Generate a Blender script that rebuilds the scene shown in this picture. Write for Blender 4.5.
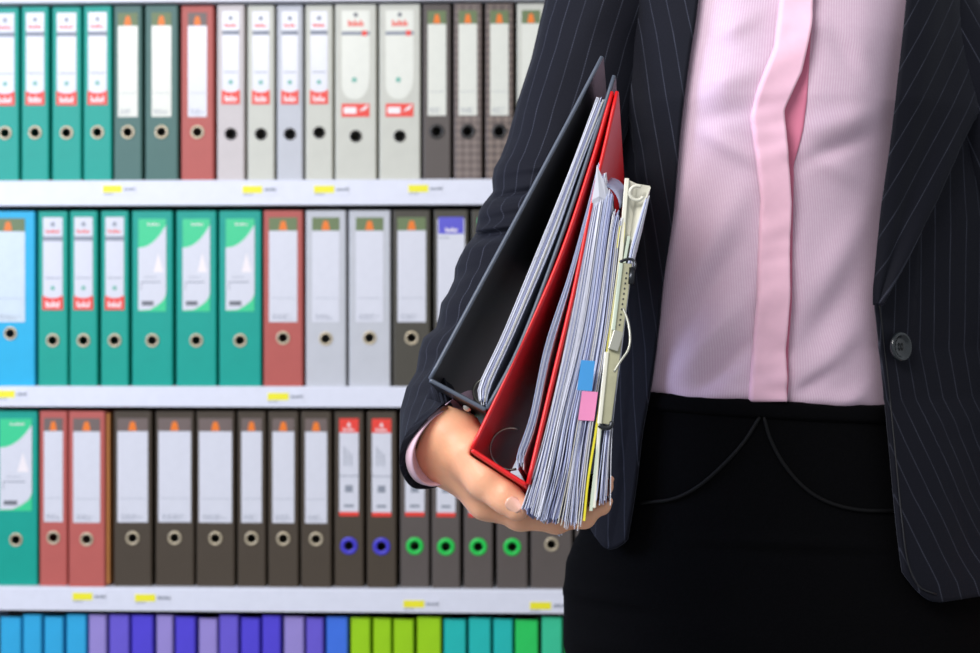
import bpy, bmesh, math, random
import numpy as np
from mathutils import Vector, Matrix
random.seed(7); rng = np.random.default_rng(7)
S = bpy.context.scene; COL = S.collection; D = bpy.data
for o in list(D.objects): D.objects.remove(o)

# ------------------------------------------------------------------ camera, world, lights, exposure
ZC = 1.08; F = 50/36*980
cam = D.cameras.new('camera'); camo = D.objects.new('camera', cam); COL.objects.link(camo)
camo.location = (0, 0, ZC); camo.rotation_euler = (math.pi/2, 0, 0)
cam.lens = 50; cam.sensor_width = 36; cam.clip_start = .05
cam.dof.use_dof = True; cam.dof.focus_distance = 1.05; cam.dof.aperture_fstop = 8.5
S.camera = camo
wd = D.worlds.new('world'); S.world = wd; wd.use_nodes = True
bg = wd.node_tree.nodes['Background']; bg.inputs[0].default_value = (.90, .94, 1.0, 1); bg.inputs[1].default_value = .48
def area(name, loc, target, sx, sy, power, color=(1, 1, 1)):
    l = D.lights.new(name, 'AREA'); l.shape = 'RECTANGLE'; l.size = sx; l.size_y = sy; l.energy = power; l.color = color
    o = D.objects.new(name, l); COL.objects.link(o); o.location = loc
    o.rotation_euler = (Vector(target)-Vector(loc)).to_track_quat('-Z', 'Y').to_euler()
    return o
area('key_light_front', (-1.4, -.8, 2.7), (.1, 1.2, 1.05), 1.5, 1.0, 64, (1, .98, .96))  # unseen soft key added upper left, placed to bring out the folds
area('fill_light_aisle', (-.9, .5, 1.9), (-.4, 2.6, 1.0), 2.0, .7, 6, (1, .98, .97))  # unseen fill added to light the shelf rows evenly
area('fill_light_left', (-1.9, 1.0, 1.6), (.1, 1.25, 1.1), .9, .9, 29, (.60, .70, 1))  # unseen bluish fill added to brighten the sleeve
S.view_settings.view_transform = 'Standard'; S.view_settings.look = 'None'
S.view_settings.gamma = 1; S.view_settings.use_curve_mapping = False; S.view_settings.exposure = 0.0

# ------------------------------------------------------------------ materials
def lin(c):
    return tuple(((v/255)/12.92 if v/255 <= .04045 else ((v/255+.055)/1.055)**2.4) for v in c)
class NT:
    def __init__(s, name):
        s.m = D.materials.new(name); s.m.use_nodes = True; s.n = s.m.node_tree.nodes; s.l = s.m.node_tree.links
        s.b = s.n['Principled BSDF']
    def new(s, t, **k):
        n = s.n.new(t)
        for a, v in k.items(): setattr(n, a, v)
        return n
    def math(s, op, a, b=None, c=None):
        n = s.n.new('ShaderNodeMath'); n.operation = op
        for i, v in enumerate((a, b, c)):
            if v is None: continue
            if isinstance(v, (int, float)): n.inputs[i].default_value = v
            else: s.l.new(v, n.inputs[i])
        return n.outputs[0]
def mat(name, rgb, rough=.5, metal=0, noise=0.0, nscale=60, bump=0.0, bscale=200, spec=.5, coat=0, sss=0, sheen=0, trans=0):
    t = NT(name); b = t.b; c = lin(rgb)
    b.inputs['Base Color'].default_value = (*c, 1); b.inputs['Roughness'].default_value = rough
    b.inputs['Metallic'].default_value = metal; b.inputs['Specular IOR Level'].default_value = spec
    b.inputs['Coat Weight'].default_value = coat; b.inputs['Coat Roughness'].default_value = .15
    b.inputs['Sheen Weight'].default_value = sheen; b.inputs['Transmission Weight'].default_value = trans
    if sss:
        b.inputs['Subsurface Weight'].default_value = sss; b.inputs['Subsurface Radius'].default_value = (1, .35, .2)
        b.inputs['Subsurface Scale'].default_value = .006
    co = t.new('ShaderNodeTexCoord')
    nz = t.new('ShaderNodeTexNoise'); nz.inputs['Scale'].default_value = nscale; nz.inputs['Detail'].default_value = 4
    t.l.new(co.outputs['Object'], nz.inputs['Vector'])
    r = t.new('ShaderNodeValToRGB'); k = max(noise, .015)
    r.color_ramp.elements[0].position = .3; r.color_ramp.elements[1].position = .7
    r.color_ramp.elements[0].color = (*[v*(1-k) for v in c], 1); r.color_ramp.elements[1].color = (*[min(1, v*(1+k)) for v in c], 1)
    t.l.new(nz.outputs['Fac'], r.inputs['Fac']); t.l.new(r.outputs['Color'], b.inputs['Base Color'])
    if bump:
        n2 = t.new('ShaderNodeTexNoise'); n2.inputs['Scale'].default_value = bscale; t.l.new(co.outputs['Object'], n2.inputs['Vector'])
        bp = t.new('ShaderNodeBump'); bp.inputs['Strength'].default_value = bump; bp.inputs['Distance'].default_value = .001
        t.l.new(n2.outputs['Fac'], bp.inputs['Height']); t.l.new(bp.outputs['Normal'], b.inputs['Normal'])
    return t.m
def pinstripe(name, base, line, spacing, width=.05, strength=.75, sheen=.25):
    t = NT(name); b = t.b
    uv = t.new('ShaderNodeUVMap'); sp = t.new('ShaderNodeSeparateXYZ'); t.l.new(uv.outputs[0], sp.inputs[0])
    wob = t.new('ShaderNodeTexNoise'); wob.inputs['Scale'].default_value = 9; t.l.new(uv.outputs[0], wob.inputs['Vector'])
    u = t.math('MULTIPLY', sp.outputs[0], 1/spacing)
    u = t.math('ADD', u, t.math('MULTIPLY', wob.outputs['Fac'], .12))
    fr = t.math('ABSOLUTE', t.math('SUBTRACT', t.math('FRACT', u), .5))
    ln = t.math('SUBTRACT', 1, t.math('SMOOTH_MIN', 1.0, t.math('DIVIDE', fr, width), .2)); ln = t.math('MAXIMUM', ln, 0)
    da = t.math('SINE', t.math('MULTIPLY', sp.outputs[1], 2*math.pi/.0017)); da = t.math('MULTIPLY_ADD', da, .3, .7)
    bn = t.new('ShaderNodeTexNoise'); bn.inputs['Scale'].default_value = 45; t.l.new(uv.outputs[0], bn.inputs['Vector'])
    br = t.math('MULTIPLY_ADD', bn.outputs['Fac'], 1.2, .1)
    ln = t.math('MULTIPLY', t.math('MULTIPLY', t.math('MULTIPLY', ln, da), br), strength)
    w = t.new('ShaderNodeTexNoise'); w.inputs['Scale'].default_value = 900; t.l.new(uv.outputs[0], w.inputs['Vector'])
    mx = t.new('ShaderNodeMix', data_type='RGBA'); t.l.new(w.outputs['Fac'], mx.inputs[0])
    c = lin(base); mx.inputs[6].default_value = (*[v*.72 for v in c], 1); mx.inputs[7].default_value = (*[v*1.28 for v in c], 1)
    m2 = t.new('ShaderNodeMix', data_type='RGBA'); t.l.new(ln, m2.inputs[0]); t.l.new(mx.outputs[2], m2.inputs[6])
    m2.inputs[7].default_value = (*lin(line), 1); t.l.new(m2.outputs[2], b.inputs['Base Color'])
    b.inputs['Roughness'].default_value = .75; b.inputs['Sheen Weight'].default_value = sheen; b.inputs['Sheen Roughness'].default_value = .4
    b.inputs['Sheen Tint'].default_value = (.75, .8, 1, 1); b.inputs['Specular IOR Level'].default_value = .14
    bp = t.new('ShaderNodeBump'); bp.inputs['Strength'].default_value = .35; bp.inputs['Distance'].default_value = .0006
    t.l.new(w.outputs['Fac'], bp.inputs['Height']); t.l.new(bp.outputs['Normal'], b.inputs['Normal'])
    return t.m
def finestripe(name, a, c2, spacing, rough=.6):
    t = NT(name); b = t.b
    uv = t.new('ShaderNodeUVMap'); sp = t.new('ShaderNodeSeparateXYZ'); t.l.new(uv.outputs[0], sp.inputs[0])
    s = t.math('SINE', t.math('MULTIPLY', sp.outputs[0], 2*math.pi/spacing)); s = t.math('MULTIPLY_ADD', s, .5, .5)
    nz = t.new('ShaderNodeTexNoise'); nz.inputs['Scale'].default_value = 240; t.l.new(uv.outputs[0], nz.inputs['Vector'])
    s = t.math('MULTIPLY', s, t.math('MULTIPLY_ADD', nz.outputs['Fac'], 1.0, .35))
    mx = t.new('ShaderNodeMix', data_type='RGBA'); t.l.new(s, mx.inputs[0])
    mx.inputs[6].default_value = (*lin(a), 1); mx.inputs[7].default_value = (*lin(c2), 1); t.l.new(mx.outputs[2], b.inputs['Base Color'])
    b.inputs['Roughness'].default_value = rough; b.inputs['Sheen Weight'].default_value = .15; b.inputs['Specular IOR Level'].default_value = .3
    return t.m
def checkmat(name, a, c2):
    t = NT(name); b = t.b
    co = t.new('ShaderNodeTexCoord'); sp = t.new('ShaderNodeSeparateXYZ'); t.l.new(co.outputs['Object'], sp.inputs[0])
    f = lambda o: t.math('GREATER_THAN', t.math('FRACT', t.math('MULTIPLY', o, 1/.014)), .72)
    s = t.math('MULTIPLY', t.math('ADD', f(sp.outputs[0]), f(sp.outputs[2])), .5)
    mx = t.new('ShaderNodeMix', data_type='RGBA'); t.l.new(s, mx.inputs[0])
    mx.inputs[6].default_value = (*lin(a), 1); mx.inputs[7].default_value = (*lin(c2), 1); t.l.new(mx.outputs[2], b.inputs['Base Color'])
    b.inputs['Roughness'].default_value = .5
    return t.m

M = {}
M['floor'] = mat('floor_vinyl', (150, 150, 150), .35, noise=.08, nscale=8)
M['wall'] = mat('wall_paint', (205, 203, 198), .8, noise=.03, nscale=5, bump=.1)
M['shelf'] = mat('shelf_white_lacquer', (226, 227, 236), .4, noise=.02)
M['shelfback'] = mat('shelf_back_board', (70, 64, 58), .7, noise=.1)
M['yellow'] = mat('label_yellow', (246, 236, 40), .5)
M['ink'] = mat('label_grey_ink', (140, 145, 155), .6)
M['inkdark'] = mat('label_dark_ink', (110, 112, 118), .6)
M['paper'] = mat('label_paper', (218, 218, 224), .35, noise=.02, coat=.3)
M['paperwarm'] = mat('label_paper_warm', (222, 222, 208), .35, noise=.02, coat=.3)
M['papersilver'] = mat('label_paper_cool', (208, 220, 226), .3, noise=.03, coat=.3)
M['red'] = mat('label_red', (238, 62, 48), .45)
M['white'] = mat('label_white', (245, 235, 232), .45)
M['tealmark'] = mat('label_teal_mark', (110, 180, 160), .5)
M['orange'] = mat('label_orange', (240, 122, 22), .5)
M['olive'] = mat('label_olive', (104, 122, 78), .5)
M['taupe'] = mat('label_taupe', (112, 96, 90), .5)
M['mint'] = mat('label_green', (52, 205, 140), .4)
M['bluehead'] = mat('label_blue', (88, 84, 200), .4)
M['steel'] = mat('ring_steel', (205, 190, 160), .35, metal=.35)
M['blackring'] = mat('ring_black', (40, 38, 38), .35)
M['bluering'] = mat('ring_blue', (70, 62, 200), .35)
M['greenring'] = mat('ring_green', (30, 205, 80), .35)
M['board'] = mat('grey_board_lining', (70, 68, 66), .8)
M['cardboard'] = mat('brown_cardboard', (196, 130, 70), .8)
M['block'] = mat('filed_paper', (200, 198, 190), .8)
BC = dict(teal=(12, 160, 142), teal2=(14, 160, 140), sage=(76, 112, 104), maroon=(184, 92, 84), cream=(205, 204, 190),
          grey=(196, 197, 200), dark=(94, 86, 81), dark2=(78, 74, 64), brown=(76, 66, 54), sky=(40, 176, 218), rosybrown=(188, 96, 88),
          cyan=(50, 172, 220), purple=(108, 92, 205), lav=(156, 140, 206), violet=(84, 70, 208), blue=(66, 118, 224), lime=(160, 214, 24),
          jade=(36, 190, 180), green=(44, 206, 96), minty=(60, 200, 150), pink=(205, 196, 192))
for k, c in BC.items(): M['b_'+k] = mat('binder_board_'+k, c, .45, noise=.03, nscale=30, bump=.05, bscale=400, spec=.3)
M['b_check'] = checkmat('binder_board_check', (104, 90, 84), (146, 130, 120))
M['b_check2'] = checkmat('binder_board_dark_check', (98, 84, 78), (150, 132, 118))

# ------------------------------------------------------------------ mesh helpers
def mesh_obj(name, verts, faces, mats, parent=None, midx=None, smooth=False, uvs=None):
    me = D.meshes.new(name); me.from_pydata([tuple(v) for v in verts], [], [tuple(f) for f in faces])
    if not isinstance(mats, (list, tuple)): mats = [mats]
    for m in mats: me.materials.append(m)
    if midx is not None: me.polygons.foreach_set('material_index', midx)
    if smooth: me.polygons.foreach_set('use_smooth', [True]*len(me.polygons))
    if uvs is not None:
        ul = me.uv_layers.new(name='UVMap')
        vi = np.empty(len(me.loops), dtype=np.int32); me.loops.foreach_get('vertex_index', vi)
        ul.data.foreach_set('uv', np.asarray(uvs, dtype=np.float32)[vi].ravel())
    me.update()
    o = D.objects.new(name, me); COL.objects.link(o)
    if parent: o.parent = parent
    return o
def fixn(o):
    bm = bmesh.new(); bm.from_mesh(o.data); bmesh.ops.recalc_face_normals(bm, faces=bm.faces); bm.to_mesh(o.data); bm.free(); return o
def empty(name, loc, rz=0, label=None, cat=None, group=None):
    o = D.objects.new(name, None); COL.objects.link(o); o.location = loc; o.rotation_euler = (0, 0, rz); o.empty_display_size = .05
    tag(o, label, cat, group); return o
def tag(o, label=None, cat=None, group=None, kind=None):
    if label: o['label'] = label
    if cat: o['category'] = cat
    if group: o['group'] = group
    if kind: o['kind'] = kind
    return o
class MB:
    def __init__(s): s.v = []; s.f = []; s.m = []
    def box(s, x0, x1, y0, y1, z0, z1, m=0):
        b = len(s.v)
        s.v += [(x, y, z) for x in (x0, x1) for y in (y0, y1) for z in (z0, z1)]
        for q in ((0, 1, 3, 2), (4, 6, 7, 5), (0, 4, 5, 1), (2, 3, 7, 6), (0, 2, 6, 4), (1, 5, 7, 3)): s.f.append([b+i for i in q]); s.m.append(m)
    def poly(s, pts, y, m=0, t=.0003):     # x,z polygon slab facing -Y
        b = len(s.v); n = len(pts)
        s.v += [(x, y, z) for x, z in pts]+[(x, y+t, z) for x, z in pts]
        s.f.append(list(range(b, b+n))); s.m.append(m); s.f.append(list(range(b+2*n-1, b+n-1, -1))); s.m.append(m)
        for i in range(n):
            j = (i+1) % n; s.f.append([b+i, b+n+i, b+n+j, b+j]); s.m.append(m)
    def prism(s, pts, z0, z1, m=0):        # x,y polygon extruded in z
        b = len(s.v); n = len(pts)
        s.v += [(x, y, z0) for x, y in pts]+[(x, y, z1) for x, y in pts]
        s.f.append(list(range(b, b+n))); s.m.append(m); s.f.append(list(range(b+2*n-1, b+n-1, -1))); s.m.append(m)
        for i in range(n):
            j = (i+1) % n; s.f.append([b+i, b+n+i, b+n+j, b+j]); s.m.append(m)
    def tube(s, pts, r, n=8, m=0, closed=False):
        pts = [Vector(p) for p in pts]; b = len(s.v); k = len(pts)
        up = Vector((0.13, .2, .97))
        for i, p in enumerate(pts):
            a = pts[(i-1) % k] if (closed or i > 0) else p; c = pts[(i+1) % k] if (closed or i < k-1) else p
            d = (c-a).normalized(); e = d.cross(up)
            if e.length < .1: e = d.cross(Vector((1, 0, 0)))
            e.normalize(); g = d.cross(e).normalized(); rr = r[i] if isinstance(r, (list, tuple)) else r
            s.v += [tuple(p+(e*math.cos(2*math.pi*q/n)+g*math.sin(2*math.pi*q/n))*rr) for q in range(n)]
        for i in range(k if closed else k-1):
            for q in range(n):
                i2 = (i+1) % k; q2 = (q+1) % n
                s.f.append([b+i*n+q, b+i*n+q2, b+i2*n+q2, b+i2*n+q]); s.m.append(m)
        if not closed:
            s.f.append([b+q for q in range(n)]); s.m.append(m); s.f.append([b+(k-1)*n+q for q in range(n)][::-1]); s.m.append(m)
    def build(s, name, mats, parent=None, smooth=False):
        o = mesh_obj(name, s.v, s.f, mats, parent, s.m, smooth); return fixn(o)
def P(px, py, Y): return Vector(((px-490)/F*Y, Y, ZC-(py-326.5)/F*Y))
def catmull(pts, n):
    p = np.array(pts, float); k = len(p)
    if k == 2: t = np.linspace(0, 1, n)[:, None]; return p[0]*(1-t)+p[1]*t
    seg = np.linalg.norm(np.diff(p, axis=0), axis=1); cu = np.concatenate([[0], np.cumsum(seg)]); out = []
    for s in np.linspace(0, cu[-1], n):
        i = min(int(np.searchsorted(cu, s, 'right')-1), k-2); t = (s-cu[i])/max(seg[i], 1e-9)
        p1, p2 = p[i], p[i+1]; p0 = p[i-1] if i > 0 else 2*p1-p2; p3 = p[i+2] if i < k-2 else 2*p2-p1
        out.append(.5*((2*p1)+(-p0+p2)*t+(2*p0-5*p1+4*p2-p3)*t*t+(-p0+3*p1-3*p2+p3)*t**3))
    return np.array(out)
def grid_faces(r, c, wrap=False):
    f = []
    for i in range(r-1):
        for j in range(c if wrap else c-1):
            k = (j+1) % c; f.append((i*c+j, i*c+k, (i+1)*c+k, (i+1)*c+j))
    return f
def smin(a, b, k):
    h = np.clip(.5+.5*(b-a)/k, 0, 1); return b*(1-h)+a*h-k*h*(1-h)
def capsule(X, a, b, ra, rb):
    a = np.array(a); b = np.array(b); ba = b-a; pa = X-a
    t = np.clip((pa@ba)/(ba@ba), 0, 1); return np.linalg.norm(pa-t[..., None]*ba, axis=-1)-(ra+(rb-ra)*t)
def ellipsoid(X, c, r):
    q = (X-np.array(c))/np.array(r); l = np.linalg.norm(q, axis=-1); return (l-1)*min(r)
def surface_nets(fn, lo, hi, h):
    lo = np.array(lo, float); n = np.ceil((np.array(hi)-lo)/h).astype(int)+1
    ax = [lo[i]+h*np.arange(n[i]) for i in range(3)]
    G = np.empty(n, np.float32)
    for i0 in range(0, n[0], 24):
        X = np.stack(np.meshgrid(ax[0][i0:i0+24], ax[1], ax[2], indexing='ij'), -1); G[i0:i0+24] = fn(X)
    n = np.array(G.shape); c = n-1
    acc = np.zeros((*c, 3)); cnt = np.zeros(c)
    cor = [(x, y, z) for x in (0, 1) for y in (0, 1) for z in (0, 1)]
    sl = lambda o: G[o[0]:o[0]+c[0], o[1]:o[1]+c[1], o[2]:o[2]+c[2]]
    for a in cor:
        for d in range(3):
            if a[d]: continue
            b = list(a); b[d] = 1; ga = sl(a); gb = sl(b); m = (ga < 0) != (gb < 0)
            t = np.where(m, ga/np.where(m, ga-gb, 1), 0)
            for q in range(3): acc[..., q] += m*((a[q]+t) if q == d else a[q])
            cnt += m
    act = cnt > 0; idx = -np.ones(c, int); idx[act] = np.arange(act.sum())
    base = np.stack(np.meshgrid(*[np.arange(k) for k in c], indexing='ij'), -1)[act]
    V = lo+h*(base+acc[act]/cnt[act][:, None]); Fs = []
    s = G < 0
    for d in range(3):
        e, g = (d+1) % 3, (d+2) % 3
        A = [slice(None)]*3; B = [slice(None)]*3; A[d] = slice(0, -1); B[d] = slice(1, None)
        w = np.argwhere(s[tuple(A)] != s[tuple(B)]); w = w[(w[:, e] > 0) & (w[:, g] > 0) & (w[:, e] < c[e]) & (w[:, g] < c[g])]
        q = []
        for oe, og in ((-1, -1), (0, -1), (0, 0), (-1, 0)):
            k = w.copy(); k[:, e] += oe; k[:, g] += og; q.append(idx[k[:, 0], k[:, 1], k[:, 2]])
        q = np.stack(q, 1); fl = ~s[w[:, 0], w[:, 1], w[:, 2]]; q[fl] = q[fl][:, ::-1]; Fs.append(q)
    return V, np.concatenate(Fs)

# ------------------------------------------------------------------ setting
mb = MB(); mb.box(-3.2, 3.2, -2.2, 3.05, -.05, 0); tag(mb.build('floor', M['floor']), kind='structure')
mb = MB(); mb.box(-3.2, 3.2, 3.0, 3.1, 0, 2.9); tag(mb.build('wall_back', M['wall']), kind='structure')

# ------------------------------------------------------------------ shelving unit, turned about two degrees
YAW = -.030; YS = 2.47; cy_, sy_ = math.cos(YAW), math.sin(YAW)
def sx(px):                       # pixel column -> coordinate along the shelf front
    t = (px-490)/F; return YS*t/(cy_-t*sy_)
def sw(x, y, z): return (x*cy_-y*sy_, YS+x*sy_+y*cy_, z)
def zz(py): return ZC-(py-326.5)/F*YS
unit = empty('shelving_unit', sw(0, 0, 0), YAW, 'long white open shelving unit holding the rows of upright files', 'shelving')
XL, XR = sx(-60), .72
shelves = [(zz(-24), .045), (zz(179.5), .046), (zz(386.5), .037), (zz(588.5), .042), (zz(788), .042), (zz(990), .04)]
shelf_objs = []
for zt, th in shelves:
    mb = MB(); c = .003
    prof = [(-.012, zt-th), (-.012, zt-c), (-.009, zt), (.33, zt), (.33, zt-.02), (.012, zt-.02), (.012, zt-th)]
    b = len(mb.v); n = len(prof); mb.v += [(XL, y, z) for y, z in prof]+[(XR, y, z) for y, z in prof]
    mb.f.append(list(range(b, b+n))); mb.f.append(list(range(b+2*n-1, b+n-1, -1))); mb.m += [0, 0]
    for i in range(n):
        j = (i+1) % n; mb.f.append([b+i, b+n+i, b+n+j, b+j]); mb.m.append(0)
    shelf_objs.append(mb.build('shelf', M['shelf'], unit))
mb = MB(); mb.box(XL, XR, .33, .345, .02, zz(-40)); mb.build('back_panel', M['shelfback'], unit)
for x in (XL-.025, XR): mb = MB(); mb.box(x, x+.025, -.005, .345, 0, zz(-40)); mb.build('side_panel', M['shelf'], unit)
def price_label(si, px0, px1, pyc):
    zt, th = shelves[si]; mb = MB(); z = zz(pyc); x0 = sx(px0); x1 = sx(px1); hy = .0065; xm = x0+(x1-x0)*.58
    mb.box(x0, x1, -.0128, -.0120, z-hy-.004, z+hy+.002, 2)
    mb.box(x0, xm, -.0133, -.0126, z-hy, z+hy, 0)
    x = xm+.004
    while x < x1-.003:
        w = random.uniform(.002, .005); mb.box(x, x+w, -.0132, -.0126, z-.003, z+random.uniform(.001, .0035), 1); x += w+.0012
    for q in range(3): mb.box(x0+.002+q*.006, x0+.006+q*.006, -.0132, -.0126, z-hy-.0035, z-hy-.0015, 1)
    mb.build('price_label', [M['yellow'], M['ink'], M['shelf']], shelf_objs[si])
for a in ((1, 105, 138, 188.5), (1, 244, 278, 189.5), (1, 315, 350, 189.5), (1, 409, 443, 189), (2, 0, 30, 394.5), (2, 269, 305, 396.5),
          (3, 75, 109, 597.5), (3, 137, 172, 598.5), (3, 404, 440, 603), (3, 530, 566, 604)): price_label(*a)

# ------------------------------------------------------------------ lever arch files
H = .3205
def arc(cx, cz, r, a0, a1, n=12, rz=None):
    return [(cx+r*math.cos(math.radians(a0+(a1-a0)*i/n)), cz+(rz or r)*math.sin(math.radians(a0+(a1-a0)*i/n))) for i in range(n+1)]
def wordmark(mb, x0, x1, z0, z1, m, y):
    n = max(3, int((x1-x0)/.0035)); w = (x1-x0)/n
    for i in range(n):
        h = z1-z0; top = z1 if i % 3 == 0 else z0+h*random.uniform(.55, .8)
        mb.box(x0+i*w, x0+i*w+w*.72, y, y+.0002, z0, top, m)
def label_mesh(kind, w, hw):
    """label centred on x=0; returns builder + materials"""
    mb = MB(); y = -.0006; mats = [M['paper'], M['red'], M['white'], M['inkdark'], M['tealmark'], M['orange'], M['olive'], M['mint'], M['paperwarm'], M['taupe'], M['papersilver'], M['bluehead'], M['ink']]
    a = hw; T = lambda f: H*(1-f)
    if kind == 'redfoot':
        mb.box(-a, a, y, 0, T(.56), T(.035), 0); mb.box(-a-.001, a+.001, y-.0004, y, T(.565), T(.485), 1)
        wordmark(mb, -a*.7, a*.75, T(.55), T(.515), 2, y-.0007)
        wordmark(mb, -a*.7, a*.7, T(.125), T(.105), 1, y-.0003); mb.poly(arc(0, T(.075), .004, 0, 360), y-.0004, 12)
        mb.box(-a, a, y-.0002, y, T(.17), T(.145), 12); mb.poly(arc(0, T(.44), .0042, 0, 360), y-.0004, 4)
        mb.poly(arc(0, T(.485), a*.8, 180, 360, rz=.004), y-.0006, 0)
        mb.box(-a*.8, a*.8, y-.0002, y, T(.385), T(.38), 12)
    elif kind == 'shield':
        pts = [(-a, T(.035)), (-a, T(.46))]+arc(-a*.1, T(.46), a*.9, 180, 270, rz=.026)[1:]+[(a*.1, T(.54))]+arc(a*.1, T(.41), a*.9, 270, 360, rz=.041)[1:]+[(a, T(.035))]
        mb.poly(pts, y, 8, .0006); wordmark(mb, -a*.55, a*.6, T(.125), T(.09), 1, y-.0003); mb.poly(arc(0, T(.06), .004, 0, 360), y-.0004, 3)
        mb.box(-a, a, y-.0003, y, T(.175), T(.155), 12); mb.box(a*.45, a*.8, y-.0005, y, T(.18), T(.15), 1)
        mb.poly(arc(-a*.1, T(.43), .0048, 0, 360), y-.0004, 4)
        mb.box(-a, a*.98, y, 0, T(.64), T(.565), 1); mb.box(-a*.85, a*.05, y-.0004, y, T(.622), T(.585), 2)
        mb.poly([(a*.25, T(.61)), (a*.35, T(.60)), (a*.8, T(.572)), (a*.9, T(.575)), (a*.7, T(.60))], y-.0004, 2)
    elif kind in ('bell', 'belltaupe', 'bellwarm', 'bellcool'):
        hm = 9 if kind == 'belltaupe' else 6; pm = {'bell': 0, 'belltaupe': 0, 'bellwarm': 8, 'bellcool': 10}[kind]
        mb.box(-a, a, y, 0, T(.635), T(.045), pm); mb.box(-a, a, y-.0003, y, T(.115), T(.04), hm)
        g = min(a*.32, .0065); mb.poly([(-g*1.15, T(.112)), (g*1.15, T(.112)), (g, T(.09)), (g*.6, T(.06)), (-g*.6, T(.06)), (-g, T(.09))], y-.0006, 5)
        for q in range(4): wordmark(mb, -a*.75, a*random.uniform(.0, .8), T(.595+.008*q), T(.591+.008*q), 12, y-.0002)
        mb.box(-a*.85, a*.85, y-.0002, y, T(.50), T(.498), 12)
    elif kind == 'curve':
        mb.box(-a, a, y, 0, T(.575), T(.045), 7)
        k = [(-a, T(.21))]+[(x*a, T(.21-.13*((x+1)/2)**2.2)) for x in np.linspace(-.8, 1, 10)]
        k += [(a, T(.47))]+[(a-(a*1.2)*t, T(.47+.095*math.sqrt(t))) for t in np.linspace(.1, 1, 8)]+[(-a, T(.568))]
        mb.poly(k, y-.0004, 0); wordmark(mb, -a*.35, a*.55, T(.082), T(.07), 2, y-.0005)
        mb.box(-a*.75, a*.1, y-.0008, y-.0003, T(.54), T(.515), 3)
        mb.box(-a*.8, a*.6, y-.0007, y-.0003, T(.41), T(.404), 12); mb.box(-a*.8, -a*.76, y-.0007, y-.0003, T(.45), T(.41), 12)
        mb.poly([(a*.1, T(.35)), (a*.45, T(.24)), (a*.8, T(.35))], y-.0006, 2); mb.box(-a*.6, a*.3, y-.0007, y-.0003, T(.38), T(.377), 12)
    elif kind == 'redhead':
        mb.box(-a, a, y, 0, T(.59), T(.045), 0); mb.box(-a, a, y-.0004, y, T(.12), T(.04), 1); mb.box(-a, a, y-.0004, y, T(.595), T(.572), 1)
        mb.poly([(-.004, T(.085)), (.004, T(.085)), (0, T(.06))], y-.0007, 2); wordmark(mb, -a*.6, a*.6, T(.11), T(.095), 2, y-.0006)
        mb.box(-a, a, y-.0003, y, T(.37), T(.365), 12)
        for q in range(3): mb.box(-a*.5+q*a*.35, -a*.4+q*a*.35, y-.0002, y, T(.31), T(.2+.02*q), 12)
        mb.box(-a*.4, a*.4, y-.0003, y, T(.46), T(.42), 12); mb.box(-a*.5, a*.5, y-.0003, y, T(.545), T(.53), 12)
    elif kind == 'bluehead':
        mb.box(-a, a, y, 0, T(.635), T(.05), 0); mb.box(-a*.92, a*.92, y-.0004, y, T(.135), T(.04), 11)
        wordmark(mb, -a*.4, a*.5, T(.125), T(.10), 2, y-.0006); wordmark(mb, -a*.9, -a*.1, T(.16), T(.152), 12, y-.0003)
    return mb, mats
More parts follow.
